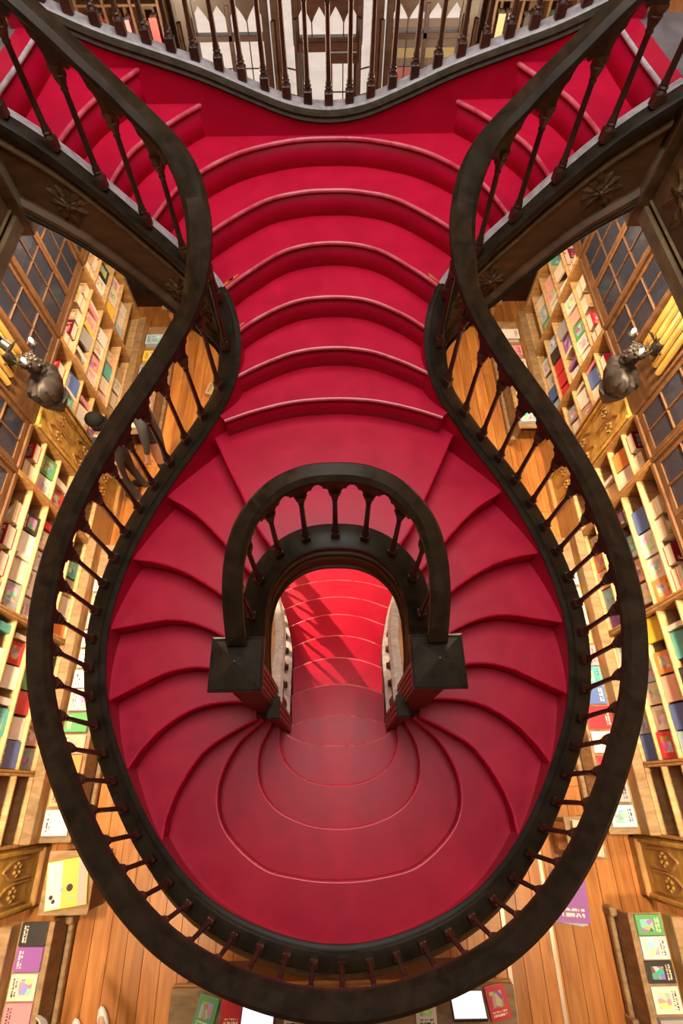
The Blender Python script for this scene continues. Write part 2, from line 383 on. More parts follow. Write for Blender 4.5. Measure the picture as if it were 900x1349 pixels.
def nearest(line, p): return min(range(len(line)), key=lambda i: (line[i].x - p.x) ** 2 + (line[i].y - p.y) ** 2)
def between(line, p, q):
    i, j = nearest(line, p), nearest(line, q)
    return line[i:j + 1] if i <= j else line[j:i + 1][::-1]

# --- lower central flight: risers 1..10, climbing towards the viewer (-Y), splayed at the foot
low_y = {10: 0.304, 9: 0.545, 8: 0.82, 7: 1.087, 6: 1.338, 5: 1.603, 4: 1.849, 3: 2.105, 2: 2.365, 1: 2.63}
def low_half(y):      # half width between the lower strings
    pts = [(-0.2, 0.42), (0.5, 0.40), (1.1, 0.425), (1.45, 0.49), (1.75, 0.59), (2.1, 0.75), (2.5, 0.97), (2.9, 1.2)]
    for (a, wa), (b, wb) in zip(pts, pts[1:]):
        if a <= y <= b: return wa + (wb - wa) * (y - a) / (b - a)
    return pts[0][1] if y < 0 else pts[-1][1]
def low_front(n):
    y = low_y[n]
    if n == 10: return curve([(-0.43, 0.43), (-0.36, 0.365), (-0.20, 0.318), (0, 0.304), (0.20, 0.318), (0.36, 0.365), (0.43, 0.43)], 6)
    bow = 0.09 + 0.012 * (9 - n)
    w = low_half(y - bow) + 0.03
    return curve([(-w, y - bow), (-w * 0.5, y - bow * 0.26), (0, y), (w * 0.5, y - bow * 0.26), (w, y - bow)], 8)
# fan treads U1..U3 (risers 11..13), whole curves from left newel round the bottom to the right
uh = {11: [(-0.435, 0.47), (-0.425, 0.27), (-0.34, 0.135), (-0.19, 0.055), (0, 0.032)],
      12: [(-0.47, 0.45), (-0.555, 0.25), (-0.545, 0.05), (-0.43, -0.105), (-0.23, -0.195), (0, -0.224)],
      13: [(-0.52, 0.43), (-0.70, 0.26), (-0.795, 0.02), (-0.735, -0.21), (-0.50, -0.41), (-0.25, -0.475), (0, -0.494)]}
def ucurve(n):
    h = uh[n]; return curve(h + [(-x, y) for x, y in h[::-1]][1:], 7)
fronts = {n: low_front(n) for n in range(1, 11)}
for n in (11, 12, 13): fronts[n] = ucurve(n)
# heading left to right, climbing towards -Y lies to the right
for n in range(1, 11):
    nxt = fronts[n + 1]; back = shift_right(nxt, 0.05)
    rest = back[::-1]
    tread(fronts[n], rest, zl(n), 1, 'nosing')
    riser(fronts[n], zl(n - 1), zl(n) - 0.024, 1)
for n in (11, 12):
    back = shift_right(fronts[n + 1], 0.05)
    tread(fronts[n], back[::-1], zl(n), 1); riser(fronts[n], zl(n - 1) - 0.02, zl(n) - 0.024, 1)
# --- winders, left side curves from newel to outer string
nl = {14: [(-0.54, 0.42), (-0.70, 0.34), (-0.875, 0.225), (-1.00, 0.04), (-1.06, -0.12), (-1.075, -0.27)],
      15: [(-0.56, 0.50), (-0.72, 0.505), (-0.92, 0.47), (-1.10, 0.365), (-1.22, 0.24), (-1.295, 0.12)],
      16: [(-0.56, 0.60), (-0.72, 0.665), (-0.90, 0.695), (-1.08, 0.665), (-1.25, 0.585), (-1.415, 0.50)],
      17: [(-0.50, 0.72), (-0.71, 0.85), (-0.89, 0.93), (-1.06, 0.955), (-1.24, 0.93), (-1.415, 0.90)],
      18: [(-0.49, 0.88), (-0.71, 1.06), (-0.85, 1.155), (-0.98, 1.225), (-1.13, 1.275), (-1.285, 1.30)],
      19: [(-0.44, 1.06), (-0.57, 1.20), (-0.69, 1.34), (-0.875, 1.53), (-1.065, 1.655)],
      20: [(-0.33, 1.16), (-0.45, 1.34), (-0.56, 1.565), (-0.67, 1.79), (-0.76, 1.98)]}
def mir(c): return [Vector((-p.x, p.y, 0)) for p in c]
cur = {n: curve(pts, 7) for n, pts in nl.items()}
for n in range(14, 20):
    c, nx = cur[n], cur[n + 1]
    back = shift_right(nx, 0.05)
    rest = between(outer_off, c[-1], back[-1])[1:-1] + back[::-1] + (between(inner_off, back[0], c[0])[1:-1] if n >= 17 else [])
    for f, r_, sg in ((c, rest, 1), (mir(c), mir(rest), -1)):
        tread(f, r_, zl(n), sg); riser(f, zl(n - 1) - 0.03, zl(n) - 0.024, sg)
L20, L14 = cur[20], cur[14]; R20, R14 = mir(L20), mir(L14)
# tread 13: the wide one at the bottom
sideR = shift_right(R14, -0.05); sideL = shift_right(L14, 0.05)
rest = sideR + between(outer_off, sideR[-1], sideL[-1]) + sideL[::-1]
tread(fronts[13], rest, zl(13), 1); riser(fronts[13], zl(12) - 0.02, zl(13) - 0.024, 1)
# --- main flight: risers 21..26 climbing +Y (left of the left-to-right heading)
mh = {21: [(-0.66, 1.98), (-0.48, 2.055), (-0.25, 2.12), (0, 2.14)],
      22: [(-0.58, 2.17), (-0.42, 2.275), (-0.22, 2.37), (0, 2.40)],
      23: [(-0.56, 2.355), (-0.42, 2.49), (-0.22, 2.615), (0, 2.65)],
      24: [(-0.62, 2.50), (-0.48, 2.665), (-0.26, 2.86), (0, 2.92)],
      25: [(-0.80, 2.56), (-0.67, 2.79), (-0.40, 3.06), (-0.18, 3.15), (0, 3.167)],
      26: [(-0.935, 2.60), (-0.84, 2.90), (-0.74, 3.05), (-0.53, 3.25), (-0.25, 3.37), (0, 3.396)]}
mc = {n: curve(h + [(-x, y) for x, y in h[::-1]][1:], 7) for n, h in mh.items()}
# landing 20
well = [Vector((p.x, p.y, 0)) for p in between(inner_off, L20[0], R20[0])]
front20 = L20[::-1] + well[1:-1] + R20
bm = bmesh.new()
def plain_slab(outline, z, th, name='tread', mat='tread'):
    bm = bmesh.new()
    a = [bm.verts.new((p.x, p.y, z)) for p in outline]; b = [bm.verts.new((p.x, p.y, z - th)) for p in outline]
    bm.faces.new(a); bm.faces.new(b[::-1])
    for k in range(len(a)): bm.faces.new((a[k], b[k], b[(k + 1) % len(a)], a[(k + 1) % len(a)]))
    return sobj(name, bm, mat)
bm.free()
back21 = shift_right(mc[21], -0.05)
ol = between(outer_off, L20[-1], back21[0]); orr = between(outer_off, R20[-1], back21[-1])
def dedupe(ps):
    out = []
    for p in ps:
        if not out or (p - out[-1]).length > 1e-4: out.append(p)
    if (out[0] - out[-1]).length < 1e-4: out.pop()
    return out
# the two short nosings of the landing and the slab between them
rest20 = dedupe(orr + back21[::-1] + ol[::-1])
front_l = L20[::-1]
tread(front20, rest20, zl(20), -1)
riser(L20, zl(19) - 0.03, zl(20) - 0.024, 1); riser(R20, zl(19) - 0.03, zl(20) - 0.024, -1)
for n in range(21, 26):
    c, nx = mc[n], shift_right(mc[n + 1], -0.05)
    rest = between(outer_off, c[-1], nx[-1]) + nx[::-1] + between(outer_off, nx[0], c[0])
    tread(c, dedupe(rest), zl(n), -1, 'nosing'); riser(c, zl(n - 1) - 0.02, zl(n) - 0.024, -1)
# --- platform and the two short upper flights
NY = 3.42
fl = {27: [(-0.70, NY + 0.02), (-0.84, 3.27), (-1.01, 3.00), (-1.065, 2.80), (-1.095, 2.60)],
      28: [(-1.00, NY + 0.02), (-1.10, 3.25), (-1.19, 3.08), (-1.25, 2.85), (-1.285, 2.61)],
      29: [(-1.45, NY + 0.02), (-1.455, 3.25), (-1.465, 3.0), (-1.478, 2.8), (-1.485, 2.62)]}
for s in (-1, 1):
    cur = {n: curve([(x * -s, y) for x, y in pts], 6) for n, pts in fl.items()}
    sgn = 1 if s == -1 else -1       # heading -Y on the left: climb (-X) lies to the right
    for n in (27, 28):
        c, nx = cur[n], shift_right(cur[n + 1], 0.05 * sgn)
        rest = nx[::-1]
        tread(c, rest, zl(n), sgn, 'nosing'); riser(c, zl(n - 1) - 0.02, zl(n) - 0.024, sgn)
    c = cur[29]; nx = shift_right(c, 0.12 * sgn)
    tread(c, nx[::-1], zl(29) + 0.002, sgn, 'ledge'); riser(c, zl(28) - 0.02, zl(29) - 0.024, sgn)
    if s == -1: F27l = shift_right(c, 0) and shift_right(cur[27], 0.05)
    else: F27r = shift_right(cur[27], -0.05)
c = mc[26]
rest = between(outer_off, c[-1], F27r[-1]) + F27r[::-1] + F27l + between(outer_off, F27l[-1], c[0])
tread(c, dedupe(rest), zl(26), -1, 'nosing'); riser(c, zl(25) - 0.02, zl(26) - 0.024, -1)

# chipped paint showing orange undercoat near the ends of a few nosings
MAT['undercoat'] = mat_noise('orange_undercoat', (0.55, 0.10, 0.02), (0.70, 0.24, 0.04), (30, 30, 30), (0.4, 0.6), 0.05, 4)
for n, fr, ln in ((24, 0.06, 0.07), (24, 0.11, 0.04), (25, 0.90, 0.06), (26, 0.86, 0.05), (24, 0.93, 0.05), (23, 0.05, 0.04), (25, 0.12, 0.035)):
    c = mc[n]; i = int(fr * (len(c) - 1)); p = c[i]; q = c[min(len(c) - 1, i + 1)]; t = (q - p).normalized(); b_ = Vector((-t.y, t.x, 0)); rg = random.Random(n * 10 + i); bm = bmesh.new()
    ring = [p + b_ * 0.028 + t * (math.cos(k * 0.628) * ln * (0.7 + 0.5 * rg.random())) + b_ * (math.sin(k * 0.628) * 0.010 * (0.6 + 0.7 * rg.random())) for k in range(10)]
    A = [bm.verts.new((v.x, v.y, zl(n) + 0.0012)) for v in ring]; B = [bm.verts.new((v.x, v.y, zl(n) - 0.002)) for v in ring]
    bm.faces.new(A); bm.faces.new(B[::-1])
    for k in range(10): bm.faces.new((A[k], B[k], B[(k + 1) % 10], A[(k + 1) % 10]))
    sobj('paint_chip', bm, 'undercoat')
# --- outer string: red inner skirt, dark moulded cap, outer board with pale foot moulding
def subpath(a, b): return outer[a:b], outer_n[a:b]
sobj('skirt', sweep(outer, [(-0.004, -0.42), (0.004, -0.42), (0.004, 0.045), (-0.004, 0.045)], None, outer_n), 'riser')
sobj('string_cap', sweep(outer, [(-0.010, 0.030), (-0.010, 0.044), (0.004, 0.052), (0.020, 0.052), (0.028, 0.062), (0.100, 0.062), (0.118, 0.052), (0.122, 0.020), (0.118, 0.0), (0.0045, 0.0), (0.0045, 0.03)], None, outer_n), 'string', True)
i_up = [i for i, p in enumerate(outer) if p.y > 2.50 and abs(p.x) > 0.60]
iu_r = max(i for i in i_up if i < IC); iu_l = min(i for i in i_up if i > IC)
pl, pn = outer[iu_r:iu_l + 1], outer_n[iu_r:iu_l + 1]
sobj('string_board', sweep(pl, [(0.005, 0.0), (0.112, 0.0), (0.112, -0.30), (0.005, -0.30)], None, pn), 'string')
fm = [i for i, p in enumerate(outer) if p.y < 0.9 and iu_r < i < iu_l]
def fw(p): t = min(1, max(0, (0.5 - p.y) / 1.0)); return 0.06 + 0.13 * t * t * (3 - 2 * t)
fp = [Vector((outer[i].x + outer_n[i].x * fw(outer[i]), outer[i].y + outer_n[i].y * fw(outer[i]), outer[i].z)) for i in fm]
sobj('foot_moulding', sweep(fp, [(-0.08, -0.30), (0.03, -0.30), (0.05, -0.32), (0.05, -0.35), (0.03, -0.37), (-0.08, -0.37)]), 'fasciarim', True)
# fascia boards under the two upper flights
for a, b in ((0, iu_r + 1), (iu_l, len(outer))):
    p2, n2 = outer[a:b], outer_n[a:b]
    fb = sobj('fascia_board', sweep(p2, [(0.005, 0.0), (0.085, 0.0), (0.085, -0.36), (0.005, -0.36)], None, n2), 'fascia')
    sobj('bead', sweep(p2, [(0.086, -0.055), (0.100, -0.06), (0.104, -0.075), (0.100, -0.09), (0.086, -0.095)], None, n2), 'fasciarim', True)
    sobj('lower_moulding', sweep(p2, [(0.0, -0.345), (0.10, -0.345), (0.122, -0.37), (0.122, -0.40), (0.10, -0.43), (0.0, -0.43)], None, n2), 'fascia', True)
    sobj('lower_bead', sweep(p2, [(0.115, -0.405), (0.132, -0.41), (0.135, -0.425), (0.125, -0.44), (0.10, -0.44)], None, n2), 'string', True)
    sobj('worn_top', sweep(p2, [(-0.006, 0.0535), (0.010, 0.0535), (0.022, 0.0645), (0.048, 0.0645), (0.048, 0.066), (0.020, 0.0665), (0.006, 0.056), (-0.006, 0.0555)], None, n2), 'ledge', True)
    # carved leaf sprays near the foot and the head of the board
    for frac in (0.16, 0.30, 0.80):
        i = int((len(p2) - 1) * ((1 - frac) if a == 0 else frac))
        if a == 0: i = int((len(p2) - 1) * (1 - frac))
        p, n = p2[i], n2[i]; q = p2[max(0, i - 1)]; q2 = p2[min(len(p2) - 1, i + 1)]
        t = (q2 - q).normalized()
        base = Vector((p.x + n.x * 0.088, p.y + n.y * 0.088, p.z - 0.215))
        bm = bmesh.new(); leaf_spray(bm, base, t, Vector((n.x, n.y, 0)), 0.10, i)
        sobj('carving', bm, 'carving', True)

# --- balusters
def baluster_meshes():
    H = 0.40
    bm = bmesh.new()
    lathe(bm, [(0.0155, 0.075), (0.019, 0.085), (0.0145, 0.10), (0.0135, 0.20), (0.0125, H - 0.035), (0.017, H - 0.028), (0.0135, H - 0.018)], 8)
    shaft = bm
    b2 = bevel_box(-0.024, 0.024, -0.024, 0.024, 0.0, 0.055, 0.004)
    lathe(b2, [(0.024, 0.055), (0.018, 0.064), (0.022, 0.072), (0.016, 0.08)], 8)
    b3 = bmesh.new()
    lathe(b3, [(0.013, H - 0.02), (0.020, H - 0.005), (0.028, H + 0.018), (0.024, H + 0.022), (0.033, H + 0.038), (0.033, H + 0.052), (0.018, H + 0.052)], 8, ang0=math.pi / 8)
    return shaft, b2, b3
sh, bb, cp = baluster_meshes()
proto_b = None
def add_baluster(x, y, z, zs=1.0, ang=0.0):
    global proto_b
    if proto_b is None:
        o = obj('baluster', sh, 'baluster', stair, True); b = obj('base_block', bb, 'baluster', o, True); c_ = obj('capital', cp, 'fret', o, True)
        proto_b = (o, b, c_)
    else:
        o = inst('baluster', proto_b[0], parent=stair); b = inst('base_block', proto_b[1], parent=o); c_ = inst('capital', proto_b[2], parent=o)
    o.location = (x - SO.x, y - SO.y, z - SO.z); o.rotation_euler = (0, 0, ang); o.scale = (1, 1, zs)
    return o
def fret(p, q, top_p, top_q, depth=0.17, th=0.026):
    """arched bracket between two balusters under the rail: pointed trefoil opening"""
    prof = [(0.0, 1.0), (0.07, 1.0), (0.095, 0.80), (0.16, 0.74), (0.17, 0.58), (0.24, 0.42), (0.33, 0.40), (0.36, 0.28), (0.5, 0.10)]
    prof = prof + [(1 - a, b) for a, b in prof[::-1]][1:]
    d = Vector((q.x - p.x, q.y - p.y, 0)); L_ = d.length; d.normalize(); n = Vector((-d.y, d.x, 0)) * th / 2
    bm = bmesh.new(); F = []; G = []
    for a, b in prof:
        base = p.lerp(q, a); zt = top_p + (top_q - top_p) * a
        F.append((Vector((base.x, base.y, zt)), Vector((base.x, base.y, zt - depth * b))))
    rows = []
    for sgn in (1, -1):
        rows.append(([bm.verts.new(t + n * sgn) for t, b in F], [bm.verts.new(b + n * sgn) for t, b in F]))
    for k in range(len(F) - 1):
        for r_ in rows: bm.faces.new((r_[0][k], r_[0][k + 1], r_[1][k + 1], r_[1][k]))
        bm.faces.new((rows[0][1][k], rows[0][1][k + 1], rows[1][1][k + 1], rows[1][1][k]))
    return sobj('arch_bracket', bm, 'fret')
def lerp_path(path, s, L):
    j = 0
    while j < len(L) - 2 and L[j + 1] < s: j += 1
    t = (s - L[j]) / max(1e-9, L[j + 1] - L[j]); return path[j].lerp(path[j + 1], t), j
def lengths2(path):
    L = [0]
    for a, b in zip(path, path[1:]): L.append(L[-1] + math.hypot(b.x - a.x, b.y - a.y))
    return L
def rail_height(p):       # handrail underside above the nosing line
    pts = [(2.2, 0.70), (2.35, 0.685), (2.6, 0.650), (2.9, 0.635), (3.3, 0.650), (3.7, 0.690), (4.0, 0.695), (5.0, 0.61)]
    for (a, ha), (b, hb) in zip(pts, pts[1:]):
        if a <= p.z <= b: return ha + (hb - ha) * (p.z - a) / (b - a)
    return 0.61
cen = [Vector((p.x + n.x * 0.070, p.y + n.y * 0.070, p.z)) for p, n in zip(outer, outer_n)]
Lc = lengths2(cen)
def run_balusters(path, L, step, base_h, top_fn, s0=0.06, s1=None):
    s1 = s1 or L[-1] - 0.06; n = int(round((s1 - s0) / step)); pts = []
    for i in range(n + 1):
        p, j = lerp_path(path, s0 + (s1 - s0) * i / n, L); pts.append(p)
        a, b = path[j], path[j + 1]
        hb = p.z + base_h; ht = p.z + top_fn(p)
        zs = (ht - hb - 0.155) / 0.40
        add_baluster(p.x, p.y, hb, zs, math.atan2(b.y - a.y, b.x - a.x))
    for p, q in zip(pts, pts[1:]):
        fret(p, q, p.z + top_fn(p) + 0.006, q.z + top_fn(q) + 0.006)
    return pts
run_balusters(cen, Lc, 0.158, 0.058, rail_height, 0.10, Lc[-1] - 0.10)
# handrail in jointed lengths
RAIL = [(-0.036, 0.084), (0.036, 0.084), (0.060, 0.056), (0.060, 0.026), (0.040, 0.0), (-0.040, 0.0), (-0.060, 0.026), (-0.060, 0.056)]
rp = [Vector((p.x, p.y, p.z + rail_height(p))) for p in cen]
rn = normals2(rp)
cuts = [0, 14, 38, 62, IC - 42, IC - 12, IC + 12, IC + 42, len(rp) - 62, len(rp) - 38, len(rp) - 14, len(rp) - 1]
for a, b in zip(cuts, cuts[1:]):
    sobj('handrail', sweep(rp[a:b + 1], RAIL, None, rn[a:b + 1]), 'rail', True)
# --- inner string, rail and balusters
sobj('well_string', sweep(inner, [(-0.065, -0.20), (-0.065, 0.03), (-0.055, 0.05), (0.055, 0.05), (0.066, 0.035), (0.066, -0.26), (0.04, -0.27), (-0.05, -0.27)], None, inner_n), 'fascia')
for h0 in (0.0, -0.06, -0.20):
    sobj('well_bead', sweep(inner, [(0.064, h0 - 0.028), (0.078, h0 - 0.022), (0.082, h0 - 0.012), (0.078, h0 - 0.002), (0.064, h0 + 0.004)], None, inner_n), 'fascia', True)
sobj('well_cap', sweep(inner, [(-0.075, 0.045), (0.075, 0.045), (0.075, 0.058), (0.06, 0.066), (-0.06, 0.066), (-0.075, 0.058)], None, inner_n), 'string', True)
def inner_rail(p): return 0.665 - 0.10 * min(1, max(0, (3.0 - p.z) / 0.2))
Li = lengths2(inner)
run_balusters(inner, Li, 0.165, 0.06, inner_rail, 0.13, Li[-1] - 0.13)
IR = [(-0.030, 0.074), (0.030, 0.074), (0.050, 0.050), (0.050, 0.026), (0.034, 0.0), (-0.034, 0.0), (-0.050, 0.026), (-0.050, 0.050)]
ip = [Vector((p.x, p.y, p.z + inner_rail(p))) for p in inner]
third = len(ip) // 3
for a, b in ((2, third), (third, len(ip) - 1 - third), (len(ip) - 1 - third, len(ip) - 3)):
    sobj('handrail', sweep(ip[a:b + 1], IR, None, inner_n[a:b + 1]), 'rail', True)
# --- newels at the foot of the well
for s in (-1, 1):
    X, Y = s * 0.505, 0.565
    nw = empty('newel_post', (X - SO.x, Y - SO.y, 0)); nw.parent = stair
    bm = bevel_box(-0.085, 0.085, -0.085, 0.085, 1.55, 3.40, 0.006); obj('shaft', bm, 'fascia', nw)
    for w_, za, zb in ((0.11, 2.10, 2.18), (0.105, 3.32, 3.36), (0.125, 3.36, 3.40)): obj('collar', bevel_box(-w_, w_, -w_, w_, za, zb, 0.004), 'fascia', nw)
    bm = bmesh.new(); W_ = 0.135
    rings = []
    for w_, z_ in ((0.12, 3.40), (W_, 3.41), (W_, 3.435), (W_ - 0.012, 3.445), (W_ - 0.016, 3.44), (0.004, 3.50)):
        rings.append([bm.verts.new((w_ * a, w_ * b, z_)) for a, b in ((-1, -1), (1, -1), (1, 1), (-1, 1))])
    for a, b in zip(rings, rings[1:]):
        for k in range(4): bm.faces.new((a[k], a[(k + 1) % 4], b[(k + 1) % 4], b[k]))
    bm.faces.new(rings[0][::-1]); bm.faces.new(rings[-1]); obj('cap', bm, 'cap', nw)
    # thin red strips on the side facing the well
    for k in range(4):
        bm = bevel_box(-s * 0.085 - 0.006, -s * 0.085 + 0.006, -0.062 + k * 0.034, -0.046 + k * 0.034, 2.25, 3.25, 0.002)
        obj('red_strip', bm, 'redstripe', nw)
    # lower companion post that ends the ground flight's rail
    lp = empty('lower_newel', (s * 0.415 - SO.x, 0.47 - SO.y, 0)); lp.parent = stair
    obj('shaft', bevel_box(-0.035, 0.035, -0.06, 0.06, 1.55, 2.55, 0.005), 'fascia', lp)
    obj('cap', bevel_box(-0.042, 0.042, -0.068, 0.068, 2.55, 2.575, 0.006), 'moulding', lp)
    for k in range(3):
        obj('red_strip', bevel_box(-s * 0.035 - 0.005, -s * 0.035 + 0.005, -0.048 + k * 0.036, -0.028 + k * 0.036, 1.75, 2.48, 0.002), 'redstripe', lp)
# --- balustrades of the ground flight
for s in (-1, 1):
    pts = []
    ys = [0.50, 0.8, 1.1, 1.35, 1.6, 1.85, 2.1, 2.4, 2.7]
    for y in ys:
        w = low_half(y) + 0.035
        zz = 1.70 - (y - 0.304) / (2.63 - 0.304) * 1.53
        pts.append((s * w, y, zz))
    path = resample(catmull(pts, 6), 0.05)
    if s == 1: path = path        # heading +Y on both sides
    nn = normals2(path)
    sobj('lower_string', sweep(path, [(-0.045, -0.25), (-0.045, 0.09), (-0.03, 0.11), (0.03, 0.11), (0.045, 0.09), (0.045, -0.25)], None, nn), 'moulding')
    sobj('lower_string_cap', sweep(path, [(-0.05, 0.105), (0.05, 0.105), (0.05, 0.118), (0.035, 0.125), (-0.035, 0.125), (-0.05, 0.118)], None, nn), 'ledge', True)
    LL = lengths2(path)
    run_balusters(path, LL, 0.17, 0.12, lambda p: 0.70, 0.12, LL[-1] - 0.05)
    hp = [Vector((p.x, p.y, p.z + 0.70)) for p in path]
    sobj('handrail', sweep(hp, IR, None, nn), 'ledge', True)
    nb = empty('foot_newel', (path[-1].x - SO.x, path[-1].y - SO.y + 0.06, 0)); nb.parent = stair
    obj('shaft', bevel_box(-0.08, 0.08, -0.08, 0.08, 0, 1.05, 0.006), 'fascia', nb)
    bm = bmesh.new(); lathe(bm, [(0.14, 1.05), (0.14, 1.08), (0.004, 1.15)], 4, ang0=math.pi / 4); obj('cap', bm, 'cap', nb)
# --- north side: red wall, curved moulding, balustrade on a pale ledge
def north_z(x):
    pts = [(0, 4.476), (0.2, 4.50), (0.45, 4.595), (0.68, 4.69), (0.95, 4.775), (1.185, 4.845), (1.37, 4.925), (1.62, 5.03)]
    ax = abs(x)
    for (a, za), (b, zb) in zip(pts, pts[1:]):
        if a <= ax <= b: return za + (zb - za) * (ax - a) / (b - a)
    return pts[-1][1]
xs = [1.60 - 0.05 * i for i in range(65)]
raw = [Vector((x, NY, north_z(x))) for x in xs]
sm = [raw[max(0, i - 2)] * 0.15 + raw[max(0, i - 1)] * 0.2 + raw[i] * 0.3 + raw[min(64, i + 1)] * 0.2 + raw[min(64, i + 2)] * 0.15 for i in range(65)]
for i, p in enumerate(sm): p.x = xs[i]
bm = bmesh.new()
A = [[bm.verts.new((p.x, yy, zz)) for p in sm] for yy, zz in ((NY, 4.405), (NY + 0.10, 4.405))]
B = [[bm.verts.new((p.x, yy, p.z + 0.01)) for p in sm] for yy in (NY, NY + 0.10)]
for k in range(64):
    bm.faces.new((A[0][k], A[0][k + 1], B[0][k + 1], B[0][k])); bm.faces.new((A[1][k + 1], A[1][k], B[1][k], B[1][k + 1]))
    bm.faces.new((A[0][k + 1], A[0][k], A[1][k], A[1][k + 1])); bm.faces.new((B[0][k], B[0][k + 1], B[1][k + 1], B[1][k]))
sobj('north_skirt', bm, 'riser')
north_n = [Vector((0, 1))] * 65
sobj('north_moulding', sweep(sm, [(-0.005, -0.005), (0.11, -0.005), (0.11, 0.062), (0.02, 0.062), (-0.012, 0.056), (-0.020, 0.042), (-0.012, 0.026), (-0.022, 0.014)], None, [Vector((0, 1))] * 65), 'moulding', True)
sobj('north_ledge', sweep(sm, [(0.012, 0.060), (0.105, 0.060), (0.105, 0.069), (0.018, 0.069)], None, [Vector((0, 1))] * 65), 'ledge', True)
npath = [Vector((p.x, p.y + 0.055, p.z)) for p in sm]
Ln = lengths2(npath)
run_balusters(npath, Ln, 0.118, 0.068, lambda p: 0.70, 0.06, Ln[-1] - 0.06)
sobj('handrail', sweep([Vector((p.x, p.y, p.z + 0.70)) for p in npath], RAIL, None, [Vector((0, 1))] * 65), 'rail', True)
# gallery corner newels where the upper flights arrive
for s in (-1, 1):
    nw = empty('gallery_newel', (s * 1.585 - SO.x, 2.60 - SO.y, 0)); nw.parent = stair
    obj('shaft', bevel_box(-0.06, 0.06, -0.06, 0.06, 4.40, 5.75, 0.006), 'fascia', nw)
    bm = bmesh.new(); lathe(bm, [(0.095, 5.75), (0.10, 5.78), (0.004, 5.85)], 4, ang0=math.pi / 4); obj('cap', bm, 'cap', nw)

# ------------------------------------------------------------------ roof with the stairwell light
rf = bmesh.new()
for a in ((-3.4, 3.4, -3.35, -0.5), (-3.4, 3.4, 3.5, YF + 0.3), (-3.4, -1.15, -0.5, 3.5), (1.15, 3.4, -0.5, 3.5)): bx(rf, a[0], a[1], a[2], a[3], 8.5, 8.62)
tag(obj('ceiling', rf, 'plaster'), kind='structure')

# gallery edge beams beside the stairwell
for i, s in enumerate((-1, 1)):
    t = empty('trim_%d' % (i + 1), (s * 1.6, 0, 0)); tag(t, kind='structure')
    def fx(a, b): return (min(s * a, s * b), max(s * a, s * b))
    obj('beam', bevel_box(*fx(-0.03, 0.02), -3.1, 2.52, GB - 0.02, GZ - 0.012, 0.004), 'fascia', t)
    for z0, z1, d in ((GB - 0.05, GB + 0.03, 0.055), (GB + 0.045, GB + 0.06, 0.045), (GZ - 0.09, GZ - 0.03, 0.05), (GZ - 0.03, GZ - 0.004, 0.065)):
        obj('moulding', bevel_box(*fx(-d, -0.028), -3.1, 2.52, z0, z1, 0.008), 'fasciarim', t)
    for k in range(4):
        y0 = 2.3 - k * 0.55; bm = bmesh.new(); leaf_spray(bm, Vector((-s * 0.03, y0, GB + 0.22)), Vector((0, 1, 0)), Vector((-s, 0, 0)), 0.15, k)
        obj('carving', bm, 'carving', t, True)

